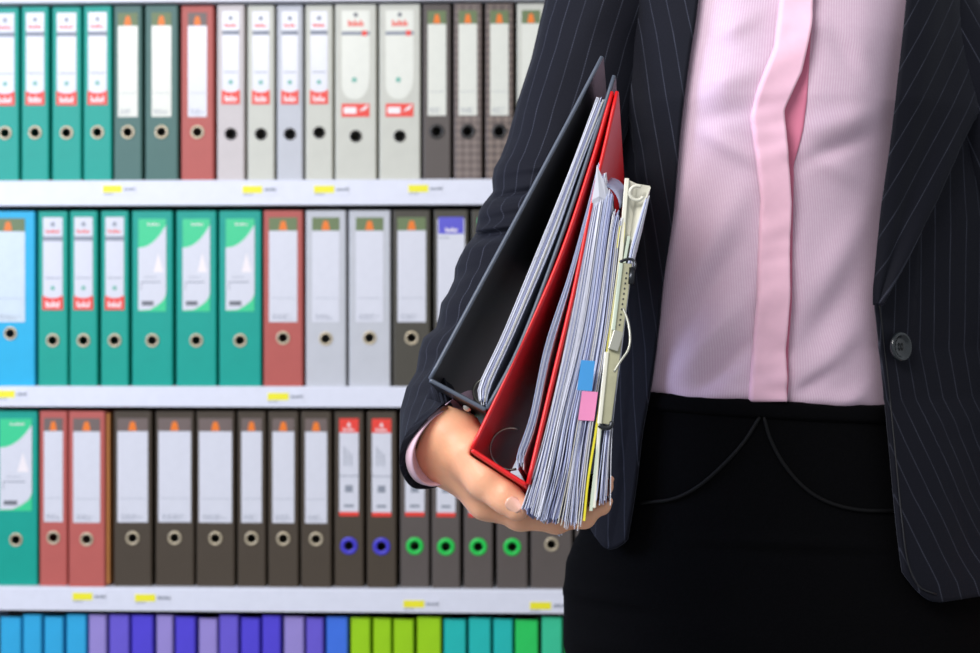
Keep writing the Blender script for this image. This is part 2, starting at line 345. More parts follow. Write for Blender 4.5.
def binder(px0, px1, row, color, lkind, label, ring='steel', ringr=.0096, holef=.725, lw=.60, group=None, dy=0, lean=0, dz=0, lx=0, card=False):
    zt = shelves[row][0]; w = sx(px1)-sx(px0)-.0032; xc = (sx(px0)+sx(px1))/2
    root = empty('lever_arch_file', sw(xc, .004+dy+random.uniform(-.003, .003), zt), YAW+random.uniform(-.012, .012), label, 'binder', group)
    if lean: root.rotation_euler.y = lean
    Hh = H+dz; m = M['b_'+color]; t = .0022; c = .003; a = w/2; dep = .285; hz = H*(1-holef); R = .0084
    mb = MB(); n = 24
    for s in (-1, 1):      # cover boards with a rounded fold
        mb.prism([(s*a, dep), (s*a, c), (s*(a-c*.3), c*.3), (s*(a-c), 0), (s*(a-c), t), (s*(a-t), c+t), (s*(a-t), dep)], 0, Hh, 0)
    e = a-c
    mb.box(-e, e, 0, t, 0, hz-e if hz-e > .002 else .002, 0); zb = max(hz-e, .002); mb.box(-e, e, 0, t, hz+e, Hh, 0)
    b = len(mb.v); A = []
    for i in range(n):
        an = 2*math.pi*(i+.5)/n; cx, cz = math.cos(an), math.sin(an); q = e/max(abs(cx), abs(cz))
        A.append((cx, cz, q))
    mb.v += [(cx*q, 0, max(zb, hz+cz*q)) for cx, cz, q in A]+[(cx*R, 0, hz+cz*R) for cx, cz, q in A]+[(cx*R, t, hz+cz*R) for cx, cz, q in A]+[(cx*q, t, max(zb, hz+cz*q)) for cx, cz, q in A]
    for i in range(n):
        j = (i+1) % n
        for k in range(3): mb.f.append([b+k*n+i, b+(k+1)*n+i, b+(k+1)*n+j, b+k*n+j]); mb.m.append(0)
    # corner triangles of the square
    for sxn in (-1, 1):
        for szn in (-1, 1):
            k = 0; near = sorted(range(n), key=lambda i: (A[i][0]*A[i][2]-sxn*e)**2+(A[i][1]*A[i][2]-szn*e)**2)[:2]
            b2 = len(mb.v); mb.v.append((sxn*e, 0, hz+szn*e)); mb.f.append([b+near[0], b+near[1], b2]); mb.m.append(0)
    mb.build('cover', m, root)
    mb = MB(); mb.box(-a+t+.001, a-t-.001, .075, dep-.012, .004, H-.022); mb.build('paper_block', M['block'], root)
    mb = MB()
    ro = {'steel': .0128, 'black': .0112, 'blue': .0162, 'green': .0162}[ring]
    if ring == 'black' and ringr > .009: ro = .014
    ri = .0082; mb.tube([(math.cos(q)*(ro+ri)/2, 0, hz+math.sin(q)*(ro+ri)/2) for q in np.linspace(0, 2*math.pi, 28, endpoint=False)], (ro-ri)/2, 10, closed=True)
    k = .0016/((ro-ri)/2); mb.v = [(x, y*k-.0006, z) for x, y, z in mb.v]
    mb.build('finger_ring', M[{'steel': 'steel', 'black': 'blackring', 'blue': 'bluering', 'green': 'greenring'}[ring]], root, True)
    if card:
        mb = MB(); mb.box(a-.0005, a+.006, .008, .24, .004, H-.004); mb.build('cardboard_sleeve', M['cardboard'], root)
    if lkind:
        lb, mats = label_mesh(lkind, w, w*lw/2)
        o = lb.build('spine_label', mats, root); o.location.x = lx
    return root
G1 = 'narrow files on the top row'
ord5 = ['leftmost', 'second', 'third', 'fourth', 'fifth', 'sixth']
for i, (a, b) in enumerate(((-11, 18.5), (20, 49), (50, 81), (82, 112))):
    binder(a, b, 1, 'teal', 'redfoot', 'narrow teal file with red-footed label, %s from the left on the top row' % ord5[i], lw=.66, group='teal files on the top row', holef=.722, ringr=.0084)
binder(112.5, 142.5, 1, 'sage', 'bellwarm', 'grey-green file right of the teal ones on the top row', lw=.70, holef=.722, group='grey-green files on the top row')
binder(144, 178.5, 1, 'sage', 'bellwarm', 'grey-green file directly left of the dusty pink file, top row', lw=.60, holef=.722, group='grey-green files on the top row')
binder(179.5, 214, 1, 'maroon', 'belltaupe', 'dusty pink-brown file on the top row', lw=.58, holef=.722)
for i, (a, b) in enumerate(((216, 245), (246, 274.5), (275.5, 303), (304, 333))):
    binder(a, b, 1, 'pink' if i == 0 else 'cream' if i in (1, 3) else 'grey', 'redfoot', '%s narrow pale file with red-footed label, top row, %s' % (('pinkish', 'creamy', 'greyish', 'cream')[i], ('beside the dusty pink file', 'second of the four', 'third of the four', 'beside the wide pale files')[i]),
           lw=.62, group='narrow pale files on the top row', ring='black', holef=.735-.008*(i == 3), ringr=.007)
binder(334, 377, 1, 'cream', 'shield', 'left one of two wide pale files with shield labels, top row', lw=.68, ring='black', holef=.75, ringr=.007, group='wide pale files on the top row')
binder(378, 421, 1, 'cream', 'shield', 'right one of two wide pale files with shield labels, top row', lw=.68, ring='black', holef=.75, ringr=.007, group='wide pale files on the top row')
binder(422, 451.5, 1, 'dark', 'bellwarm', 'plain dark taupe file right of the wide pale files, top row', lw=.66, ring='black', ringr=.0095)
binder(453, 482.5, 1, 'check', 'bellwarm', 'brown checked file beside the plain dark taupe file, top row', lw=.66, ring='black', ringr=.0095, group='checked files on the top row')
binder(484.5, 514, 1, 'check2', 'bellwarm', 'brown checked file nearest the jacket sleeve, top row', lw=.66, ring='black', ringr=.0095, group='checked files on the top row')
binder(516, 546, 1, 'cream', 'bellwarm', 'pale file half hidden by the jacket sleeve at the end of the top row', lw=.66, ring='black')
# row 2
binder(-16, 35, 2, 'sky', 'bellcool', 'wide sky-blue file at the left end of the middle row', lw=.68, holef=.70, lx=-.004)
for i, (a, b) in enumerate(((36, 67.5), (68.5, 98), (99.5, 129))):
    binder(a, b, 2, 'teal2', 'redfoot', 'narrow teal file with red-footed label, middle row, %s' % ('beside the sky-blue file', 'between two like it', 'beside the wide teal files')[i], lw=.66, group='narrow teal files on the middle row', holef=.74, ringr=.0088)
for i, (a, b) in enumerate(((130.5, 173), (174.5, 216.5), (217.5, 261.5))):
    binder(a, b, 2, 'teal', 'curve', 'wide teal file with curved green and white label, middle row, %s' % ('beside the narrow teal files', 'middle one of three', 'beside the red-brown file')[i], lw=.68, group='wide teal files on the middle row', holef=.74, ringr=.0088)
binder(262.5, 303.5, 2, 'maroon', 'bell', 'red-brown file between teal and light grey files, middle row', lw=.72, holef=.725, ringr=.009)
binder(304.5, 346.5, 2, 'grey', 'bell', 'light grey file beside the red-brown file, middle row', lw=.68, holef=.73, group='light grey files on the middle row', ringr=.008)
binder(347.5, 391, 2, 'grey', 'bell', 'light grey file beside the dark olive-brown file, middle row', lw=.66, holef=.725, group='light grey files on the middle row', ringr=.008)
binder(392, 431, 2, 'dark2', 'bell', 'dark olive-brown file right of the light grey files, middle row', lw=.76, holef=.725, ringr=.0095)
binder(433, 469, 2, 'dark2', 'bluehead', 'dark file with blue-topped label behind the sleeve, middle row', lw=.80, ringr=.0095)
binder(470.5, 503, 2, 'dark2', 'curve', 'dark file mostly hidden by the jacket elbow, middle row', lw=.60, ringr=.0095)
# row 3
binder(-8, 37, 3, 'teal2', 'curve', 'wide teal file at the left end of the lower row', lw=.74, holef=.74, ringr=.0088, lx=0)
binder(38, 67.5, 3, 'rosybrown', 'belltaupe', 'narrow brick-red file beside the teal file, lower row', lw=.68, holef=.725, ringr=.0092, group='brick-red files on the lower row')
binder(68.5, 106.5, 3, 'rosybrown', 'belltaupe', 'wide brick-red file with brown cardboard at its side, lower row', lw=.74, holef=.73, ringr=.0092, group='brick-red files on the lower row', dy=-.008, card=True)
for i, (a, b, lw) in enumerate(((112.5, 152, .80), (153.5, 194, .84), (195, 235, .86))):
    binder(a, b, 3, 'brown', 'belltaupe', 'wide dark brown file, lower row, %s' % ('nearest the cardboard-edged brick-red file', 'between two like it', 'beside the narrow dark brown files')[i], lw=lw, group='wide dark brown files on the lower row', holef=.725, ringr=.0095, dy=-.003*(i == 2))
for i, (a, b) in enumerate(((236, 266), (267, 299), (300, 332))):
    binder(a, b, 3, 'brown', 'belltaupe', 'narrow dark brown file with orange-marked label, lower row, %s' % ('beside the wide brown files', 'middle one of three', 'beside the blue-ringed files')[i], lw=.72, group='narrow orange-marked files on the lower row', holef=.725, ringr=.0095)
for i, (a, b) in enumerate(((333, 364), (366, 397))):
    binder(a, b, 3, 'brown', 'redhead', 'dark brown file with blue finger ring, lower row, %s' % ('left one of the pair', 'right one of the pair')[i], ring='blue', lw=.66, group='blue-ringed files on the lower row', holef=.765, ringr=.0112)
for i, (a, b) in enumerate(((399, 430), (431, 461), (463, 493.5), (496, 528.5))):
    binder(a, b, 3, 'dark', 'redhead', 'dark file with green finger ring under the hand, lower row, %s' % ('beside the blue-ringed files', 'second of the four', 'third of the four', 'rightmost of the four')[i], ring='green', lw=.66, group='green-ringed files on the lower row', holef=.765, ringr=.0112)
binder(530, 573, 3, 'dark', 'bell', 'wide dark taupe file with silver ring beside the skirt, lower row', lw=.7, holef=.75, ringr=.0095)

# the rows run on behind the person
for row, x0, kinds in ((1, 548, ['cream', 'cream', 'dark', 'dark', 'sage', 'sage', 'maroon', 'dark']), (2, 505, ['dark2', 'grey', 'grey', 'teal', 'teal', 'maroon', 'dark2', 'dark2', 'grey']), (3, 575, ['dark', 'brown', 'brown', 'dark', 'brown', 'rosybrown', 'brown', 'dark'])):
    for i, c in enumerate(kinds):
        binder(x0+i*36, x0+i*36+34.5, row, c, 'bell', 'file standing on the %s row hidden behind the person' % ('', 'top', 'middle', 'lower')[row], lw=.68, group='files on the %s row hidden behind the person' % ('', 'top', 'middle', 'lower')[row])

# ------------------------------------------------------------------ plastic magazine boxes on the bottom row
def magbox(px0, px1, color, label, group, topy=617):
    zt = shelves[4][0]; w = sx(px1)-sx(px0)-.003; a = w/2; Hh = zz(topy)-zt; m = M['b_'+color]; t = .0016
    root = empty('magazine_box', sw((sx(px0)+sx(px1))/2, .006+random.uniform(-.003, .003), zt), YAW+random.uniform(-.015, .015), label, 'magazine box', group)
    mb = MB(); c = .0025
    mb.prism([(-a, .26), (-a, c), (-a+c, 0), (a-c, 0), (a, c), (a, .26), (a-t, .26), (a-t, c+t*.6), (a-c, t), (-a+c, t), (-a+t, c+t*.6), (-a+t, .26)], 0, Hh)
    mb.v = [(x, y, z-.05 if (y > .1 and z > Hh-.001) else z) for x, y, z in mb.v]; mb.build('shell', m, root)
    mb = MB(); mb.tube([(-a+.001, .24, Hh-.047), (-a+.001, .003, Hh), (-a+.003, .0005, Hh), (a-.003, .0005, Hh), (a-.001, .003, Hh), (a-.001, .24, Hh-.047)], .0016, 6); mb.build('rolled_rim', m, root, True)
    mb = MB(); mb.box(-a+.003, a-.003, .03, .25, .003, Hh-.07-random.uniform(0, .02)); mb.build('filed_papers', M['block'] if color not in ('lav', 'purple', 'violet') else M['b_lav'], root)
    return root
groups = [('cyan', [(-2, 20), (21, 41), (42, 62), (64, 86)], 'cyan'), ]
seq = [('cyan', -2, 20.5), ('cyan', 21, 41), ('cyan', 42, 62.5), ('cyan', 64, 85.5), ('lav', 87, 106), ('purple', 107.5, 129), ('violet', 130, 153), ('lav', 155, 173), ('violet', 174, 195.5), ('lav', 197, 217),
       ('purple', 218, 238.5), ('violet', 239.5, 260), ('violet', 261, 281), ('lav', 282.5, 304), ('purple', 305, 323.5), ('blue', 325, 348), ('lime', 349.5, 370.5), ('lime', 372, 391.5), ('lime', 392.5, 414), ('lime', 416, 441.5),
       ('jade', 443, 466.5), ('jade', 468, 491.5), ('jade', 492.5, 513.5), ('green', 514.5, 539), ('minty', 541, 563), ('green', 564.5, 582)]
nm = dict(cyan='cyan', lav='lavender', purple='purple', violet='deep violet', blue='royal blue', lime='lime green', jade='turquoise', green='bright green', minty='mint green')
where = ['leftmost in the frame', 'second of the cyan ones', 'third of the cyan ones', 'beside the first lavender box', 'beside the cyan boxes', 'right of the first lavender box', 'left of the second lavender box', 'second of the lavender ones',
         'between two lavender boxes, single', 'third of the lavender ones', 'right of the third lavender box', 'left one of two together', 'right one of two together', 'last of the lavender ones', 'beside the royal blue box', 'beside the lime green boxes',
         'beside the royal blue box', 'second of the lime ones', 'third of the lime ones', 'beside the turquoise boxes', 'beside the lime green boxes', 'middle of the turquoise ones', 'beside the bright green box', 'beside the turquoise boxes', 'between two bright green boxes', 'last one before the skirt']
for (c, a, b), wh in zip(seq, where):
    magbox(a, b, c, '%s plastic magazine box on the bottom row, %s' % (nm[c], wh), 'plastic magazine boxes on the bottom row', 620+random.uniform(-2, 2))
# ------------------------------------------------------------------ materials of the person and the held things
M['skin'] = mat('skin', (243, 181, 144), .42, noise=.07, nscale=45, bump=.12, bscale=500, sss=.25, spec=.4)
M['nail'] = mat('nail', (242, 190, 166), .18, coat=.6)
M['stripe'] = pinstripe('navy_pinstripe_wool', (19, 20, 29), (106, 110, 128), .0155, .042, .5, .07)
M['lining'] = mat('jacket_lining', (22, 22, 26), .4)
M['shirt'] = finestripe('pink_shirt_fine_stripe', (213, 180, 203), (226, 203, 219), .0022)
M['placket'] = mat('pink_placket_cloth', (246, 198, 218), .6, noise=.03, nscale=80, sheen=.2)
M['deep'] = mat('pink_gap_shade', (226, 130, 160), .7)  # deeper pink paints the shadow in the gap beside the placket
M['skirt'] = mat('black_skirt_cloth', (8, 8, 10), .9, noise=.15, nscale=500, bump=.3, bscale=900, spec=.05)
M['piping'] = mat('black_satin_piping', (10, 10, 12), .6, spec=.18)
M['button'] = mat('button_horn', (30, 36, 40), .22, noise=.2, nscale=120, coat=.5)
M['thread'] = mat('button_thread', (10, 10, 12), .8)
M['hair'] = mat('dark_brown_hair', (45, 30, 24), .5, noise=.3, nscale=150)
M['shoe'] = mat('black_shoe_leather', (15, 15, 16), .3)
M['eye'] = mat('eye_dark', (40, 28, 22), .1); M['lips'] = mat('lips', (186, 96, 92), .4)

# ------------------------------------------------------------------ trunk profile (height relative to the camera height)
CXT = [.27, .274, .276, .276, .276, .273, .270, .262, .255, .250, .250, .254, .259, .262, .264, .265, .266, .267]
ZR = [-.62, -.45, -.34, -.29, -.26, -.225, -.20, -.15, -.10, -.065, -.02, .10, .20, .26, .31, .345, .375, .40]
TA = [.160, .180, .196, .200, .2005, .195, .180, .160, .146, .138, .134, .140, .152, .155, .160, .150, .10, .060]
TB = [.090, .105, .112, .115, .115, .113, .110, .104, .099, .096, .097, .108, .120, .115, .105, .09, .07, .055]
CYB = 1.305
def prof(z):
    r = z-ZC; return np.interp(r, ZR, CXT), np.interp(r, ZR, TA), np.interp(r, ZR, TB)
def shell(phi, z, off=0):
    cx, a, b = prof(z); return np.array([cx+(a+off)*math.sin(phi), CYB-(b+off)*math.cos(phi), z])
def proj(p): return 490+p[0]/p[1]*F, 326.5-(p[2]-ZC)/p[1]*F
def hit(px, py, off=0):
    Y = 1.2
    for _ in range(25):
        x = (px-490)/F*Y; z = ZC-(py-326.5)/F*Y; cx, a, b = prof(z); s = max(-.9999, min(.9999, (x-cx)/(a+off)))
        Yn = CYB-(b+off)*math.sqrt(1-s*s); Y = .5*Y+.5*Yn
    x = (px-490)/F*Y; z = ZC-(py-326.5)/F*Y; cx, a, b = prof(z); s = max(-.9999, min(.9999, (x-cx)/(a+off)))
    return math.asin(s), z, Y
def ridge(px, py, x0, y0, x1, y1, w, h):
    d = np.array([x1-x0, y1-y0], float); L = np.hypot(*d); d /= L; q = np.array([px-x0, py-y0]); t = q@d; n = abs(q[0]*d[1]-q[1]*d[0])
    e = math.exp(-(n/w)**2); u = t/L
    k = math.exp(-((-u)*L/w)**2) if u < 0 else math.exp(-((u-1)*L/w)**2) if u > 1 else 1
    return h*e*k*(.35+.65*math.sin(math.pi*min(1, max(0, u))) if 0 <= u <= 1 else .35)
def solid(o, t, off=-1, bev=0):
    m = o.modifiers.new('thickness', 'SOLIDIFY'); m.thickness = t; m.offset = off; m.use_even_offset = False
    if len(o.data.materials) > 1: m.material_offset = 1; m.material_offset_rim = 0
    return o

person = empty('person', (.25, CYB, 0), 0, 'person in a dark pinstripe jacket, pink shirt and black skirt, files held under the arm', 'person')
PO = Vector((.25, CYB, 0))
def pobj(name, V, Fs, m, smooth=True, uvs=None, midx=None):
    return mesh_obj(name, [Vector(v)-PO for v in V], Fs, m, person, midx, smooth, uvs)

# ------------------------------------------------------------------ body: one continuous mesh, fine at the visible hand
PT = lambda px, py, Y: np.array(P(px, py, Y))
def wedge(X, w, depth=.208):
    """distance to the solid wedge taken up by a file: spine, left cover, right cover, front and back ends"""
    a, b, c1, c2 = [PT(*q) for q in w]; fr = np.array(WB)/np.linalg.norm(WB); mid = (a+b+c1+c2)/4; out = None
    for u, v in ((a, b), (a, c1), (b, c2)):
        n = np.cross(v-u, fr); n /= np.linalg.norm(n)
        if n@(mid-u) > 0: n = -n
        s = (X-u)@n; out = s if out is None else np.maximum(out, s)
    return np.maximum(np.maximum(out-.0018, (a-X)@fr), (X-a)@fr-depth)
def hand_sdf(X):
    c = lambda a, b, ra, rb: capsule(X, PT(*a), PT(*b), ra, rb)
    d = smin(smin(c((468, 302, 1.148), (458, 348, 1.085), .009, .009), c((458, 348, 1.085), (450, 385, 1.04), .009, .014), .006), c((449, 385, 1.04), (447, 414, 1.005), .015, .019), .006)
    d = smin(d, c((447, 433, .978), (441, 452, .990), .0185, .0200), .014)
    # palm
    palm = c((452, 440, .972), (482, 478, .968), .021, .0165)
    palm = smin(palm, c((447, 452, .985), (488, 500, .978), .0205, .0135), .012)
    palm = smin(palm, c((452, 455, 1.01), (496, 490, 1.02), .019, .012), .014)
    palm = smin(palm, c((458, 452, 1.03), (503, 480, 1.05), .017, .011), .014)
    d = smin(d, palm, .018)
    # thumb
    th = c((470, 455, .958), (486, 478, .949), .0175, .0145)
    th = smin(th, c((486, 478, .949), (505, 497, .944), .0140, .0112), .006)
    th = smin(th, c((503, 494, .942), (517, 507, .940), .0116, .0098), .004)
    d = smin(d, th, .007)
    # fingers below the papers
    def finger(pts, rs, k=.0035):
        f = None
        for i in range(len(pts)-1):
            s = c(pts[i], pts[i+1], rs[i], rs[i+1]); f = s if f is None else smin(f, s, k)
        for i in range(1, len(pts)-1):     # knuckle swell
            f = smin(f, np.linalg.norm(X-PT(*pts[i]), axis=-1)-rs[i]*1.02, .004)
        return f
    idx = finger([(486, 500, .975), (520, 515, .972), (556, 520, .972), (584, 517, .982), (602, 506, .992), (610, 501, .996)], [.0128, .0105, .0090, .0074, .0052, .0026])
    mid = finger([(492, 494, .998), (540, 512, 1.003), (574, 512, 1.010), (594, 500, 1.020), (605, 487, 1.032), (611, 479, 1.037)], [.0125, .0105, .0088, .0070, .0050, .0026])
    rin = finger([(498, 486, 1.022), (548, 502, 1.034), (580, 503, 1.042), (594, 496, 1.05), (598, 486, 1.06)], [.0118, .0098, .0085, .0072, .005])
    lit = finger([(504, 478, 1.045), (546, 492, 1.062), (572, 494, 1.07), (590, 486, 1.076), (600, 476, 1.085)], [.0108, .0085, .0078, .007, .0055])
    d = smin(d, idx, .007); d = np.minimum(d, smin(mid, d+.004, .004)) if False else smin(d, mid, .0035)
    d = smin(d, rin, .0035); d = smin(d, lit, .0035)
    # tendons, knuckle and skin creases
    for q0, q1 in (((470, 470, .948), (482, 452, .952)), ((498, 482, .93), (492, 497, .93)), ((500, 484, .93), (494, 499, .93)), ((530, 531, .96), (536, 524, .96))):
        d = d+.0007*np.exp(-(capsule(X, PT(*q0), PT(*q1), 0, 0)/.004)**2)
    d = d-.0016*np.exp(-(capsule(X, PT(470, 492, .965), PT(480, 515, .965), 0, 0)/.009)**2)
    d = d-.0012*np.exp(-(capsule(X, PT(455, 448, .955), PT(492, 497, .958), 0, 0)/.006)**2)
    # room for the two files that press into the palm
    for w in FILE_WEDGES: d = np.maximum(d, -(wedge(X, w)-.0006-.0085*np.clip((X[..., 2]-(ZC-.068))/.02, 0, 1)))
    return d
YB0 = .925
def YF(py): return YB0+(480-py)*.00022
WB = np.array((.115, .96, -.22)); WB /= np.linalg.norm(WB)
FILE_WEDGES = [((430, 380, YF(380)), (487, 411, YF(411)), (602, 57, YF(57)), (614, 76, YF(76))), ((471, 451, YF(451)), (528, 487, YF(487)), (612, 92, YF(92)), (617, 92, YF(92)))]
V1, F1 = surface_nets(hand_sdf, PT(395, 560, .90)+np.array((0, 0, -.0)), np.array((PT(635, 300, 1.1)[0], 1.17, ZC+.03)), .0013)
# project-wide low-resolution rest of the figure, inside the clothes
def body_sdf(X):
    z = X[..., 2]; r = z-ZC; cx = np.interp(r, ZR, CXT); a = np.interp(r, ZR, TA)-.014; b = np.interp(r, ZR, TB)-.012
    q = np.sqrt(((X[..., 0]-cx)/a)**2+((X[..., 1]-CYB)/b)**2); d = (q-1)*b
    d = np.maximum(d, np.maximum(z-(ZC+.385), (ZC-.40)-z))
    c = lambda p, q2, ra, rb: capsule(X, p, q2, ra, rb)
    d = smin(d, c((.265, CYB+.01, 1.44), (.268, CYB-.005, 1.53), .055, .050), .03)
    hc = (.27, CYB-.02, 1.60)
    h = ellipsoid(X, hc, (.074, .092, .108)); h = smin(h, c((.27, CYB-.075, 1.525), (.27, CYB-.08, 1.535), .026, .026), .04)
    h = smin(h, c((.27, CYB-.108, 1.615), (.27, CYB-.122, 1.583), .007, .011), .012)
    for s in (-1, 1):
        h = smin(h, ellipsoid(X, (.27+s*.076, CYB, 1.59), (.009, .018, .03)), .006)
        h = np.maximum(h, -(np.linalg.norm(X-np.array((.27+s*.031, CYB-.118, 1.612)), axis=-1)-.016))
        h = smin(h, np.linalg.norm(X-np.array((.27+s*.031, CYB-.099, 1.612)), axis=-1)-.014, .004)
    h = smin(h, c((.255, CYB-.107, 1.552), (.285, CYB-.107, 1.552), .006, .006), .006)
    d = smin(d, h, .012)
    for s in (-1, 1):
        x = .272+s*.075
        d = smin(d, c((x, CYB, .80), (x+s*.005, CYB-.005, .50), .072, .055), .03)
        d = smin(d, c((x+s*.005, CYB-.005, .50), (x+s*.005, CYB+.02, .10), .056, .036), .02)
        d = smin(d, c((x+s*.005, CYB+.02, .075), (x+s*.015, CYB-.12, .045), .036, .026), .02)
    d = smin(d, c((.13, CYB, 1.385), (.05, 1.238, 1.19), .046, .036), .03)
    d = smin(d, c((.045, 1.235, 1.19), PT(486, 268, 1.19), .034, .020), .01); d = smin(d, c(PT(486, 268, 1.19), PT(466, 312, 1.13), .016, .012), .01)
    d = smin(d, c((.40, CYB, 1.385), (.525, CYB+.03, 1.13), .05, .04), .04)
    d = smin(d, c((.525, CYB+.03, 1.13), (.55, CYB-.04, .90), .04, .026), .02)
    d = smin(d, ellipsoid(X, (.55, CYB-.07, .83), (.02, .04, .055)), .02)
    for k in range(4): d = smin(d, c((.553, CYB-.105+.021*k, .80), (.543, CYB-.10+.02*k, .725+.01*abs(k-1)), .010, .007), .004)
    d = smin(d, c((.543, CYB-.11, .85), (.528, CYB-.135, .79), .012, .009), .008)
    return d
body_sdf0 = body_sdf
def body_sdf(X): return np.maximum(body_sdf0(X), -(wedge(X, FILE_WEDGES[0])-.006))
V2, F2 = surface_nets(body_sdf, (-.10, 1.0, .005), (.66, 1.50, 1.74), .0085)
body = pobj('body', np.concatenate([V1, V2]), [list(map(int, f)) for f in np.concatenate([F1, F2+len(V1)])], M['skin'])
sm = body.modifiers.new('smooth', 'SMOOTH'); sm.factor = .5; sm.iterations = 3
def nail(px, py, Y, right, up, w, l, rot):
    """domed nail plate; right/up are unit vectors in its plane"""
    right = Vector(right).normalized(); up = Vector(up); up = (up-right*up.dot(right)).normalized(); n = right.cross(up)
    if n.y > 0: n = -n
    c = P(px, py, Y); V = []; R, Cn = 9, 9
    for i in range(R):
        for j in range(Cn):
            u = -1+2*j/(Cn-1); v = -1+2*i/(R-1); uu = u*math.sqrt(1-.5*v*v); vv = v*math.sqrt(1-.35*u*u)
            V.append(c+right*(uu*w/2)+up*(vv*l/2)+n*(.0022*(1-uu*uu)-.0007))
    return solid(pobj('fingernail', V, grid_faces(R, Cn), M['nail']), .0006, 0)
nail(513.5, 504.5, .9313, (.62, .05, .72), (-.75, -.1, .66), .0098, .0122, 0)

# hair, kept off the frame
def hair_sdf(X):
    d = ellipsoid(X, (.27, CYB+.0, 1.615), (.088, .098, .118)); d = smin(d, ellipsoid(X, (.27, CYB+.06, 1.53), (.075, .05, .12)), .03)
    face = ellipsoid(X, (.27, CYB-.10, 1.575), (.068, .075, .10)); return np.maximum(d, -face)
V3, F3 = surface_nets(hair_sdf, (.15, 1.17, 1.36), (.39, 1.44, 1.76), .008)
pobj('hair', V3, [list(map(int, f)) for f in F3], M['hair'])
for s in (-1, 1):
    e = MB(); mb2 = e
    V = []; R = 10
    for i in range(R+1):
        for j in range(16): V.append((.27+s*.031+.0075*math.sin(math.pi*i/R)*math.cos(2*math.pi*j/16), CYB-.1075-.006*math.cos(math.pi*i/R), 1.612+.0075*math.sin(math.pi*i/R)*math.sin(2*math.pi*j/16)))
    pobj('eye', V, grid_faces(R+1, 16, True), M['eye'])
def shoe_sdf(x):
    def f(X):
        d = capsule(X, (x, CYB+.03, .055), (x+.0, CYB-.14, .035), .046, .036); d = np.maximum(d, .012-X[..., 2]); d = np.maximum(d, X[..., 2]-.078)
        return np.minimum(d, np.maximum(np.maximum(np.abs(X[..., 0]-x)-.03, np.abs(X[..., 1]-CYB-.045)-.025), np.abs(X[..., 2]-.03)-.03))
    return f
for s in (-1, 1):
    x = .272+s*.08; V3, F3 = surface_nets(shoe_sdf(x), (x-.07, CYB-.2, -.004), (x+.07, CYB+.1, .1), .006)
    pobj('shoe', V3, [list(map(int, f)) for f in F3], M['shoe'])

# ------------------------------------------------------------------ skirt
def noise1(x, k=0): return math.sin(x*1.7+k)+.5*math.sin(x*3.1+2*k+1)+.25*math.sin(x*6.3+k*3)
def build_skirt():
    V = []; zt = ZC-.071; zb = ZC-.60; R, C = 110, 160
    for i in range(R):
        z = zt+(zb-zt)*(i/(R-1))**1.25
        for j in range(C):
            ph = -math.pi+2*math.pi*j/C; off = .005
            p = shell(ph, z, off); px, py = proj(p)
            dz = 0
            if math.cos(ph) > 0:
                dz += ridge(px, py, 690, 540, 890, 548, 6, .0035)-ridge(px, py, 690, 547, 890, 555, 5, .003)
                dz += ridge(px, py, 560, 590, 660, 606, 7, .004)-ridge(px, py, 565, 600, 650, 616, 6, .003)
                dz += ridge(px, py, 560, 545, 650, 535, 8, .003)+ridge(px, py, 660, 620, 800, 655, 14, .003)
                dz += ridge(px, py, 560, 640, 640, 650, 10, .003)
            V.append(shell(ph, z, off+dz))
    o = pobj('skirt', V, grid_faces(R, C, True), M['skirt']); solid(o, .0015, 1)
    V = []                         # waistband
    for i in range(7):
        t = i/6; z = ZC-.0655-.0165*t; b = .0085+.0014*math.sin(math.pi*t)
        if i in (0, 6): b -= .0025
        for j in range(C):
            ph = -math.pi+2*math.pi*j/C; V.append(shell(ph, z-.0085*math.sin(ph), b))
    solid(pobj('waistband', V, grid_faces(7, C, True), M['skirt']), .0015, 1)
    for pts in ([(760, 417), (744, 442), (722, 466), (697, 487), (672, 499), (640, 503)], [(764, 417), (771, 440), (784, 464), (804, 487), (828, 502), (860, 510), (900, 511)]):
        m = MB(); q = []
        for x, y in catmull(pts, 40):
            ph, z, Y = hit(x, y, .0085); q.append(Vector(shell(ph, z, .0072))-PO)
        m.tube(q, .0017, 8); m.build('piping', M['piping'], person, True)
build_skirt()

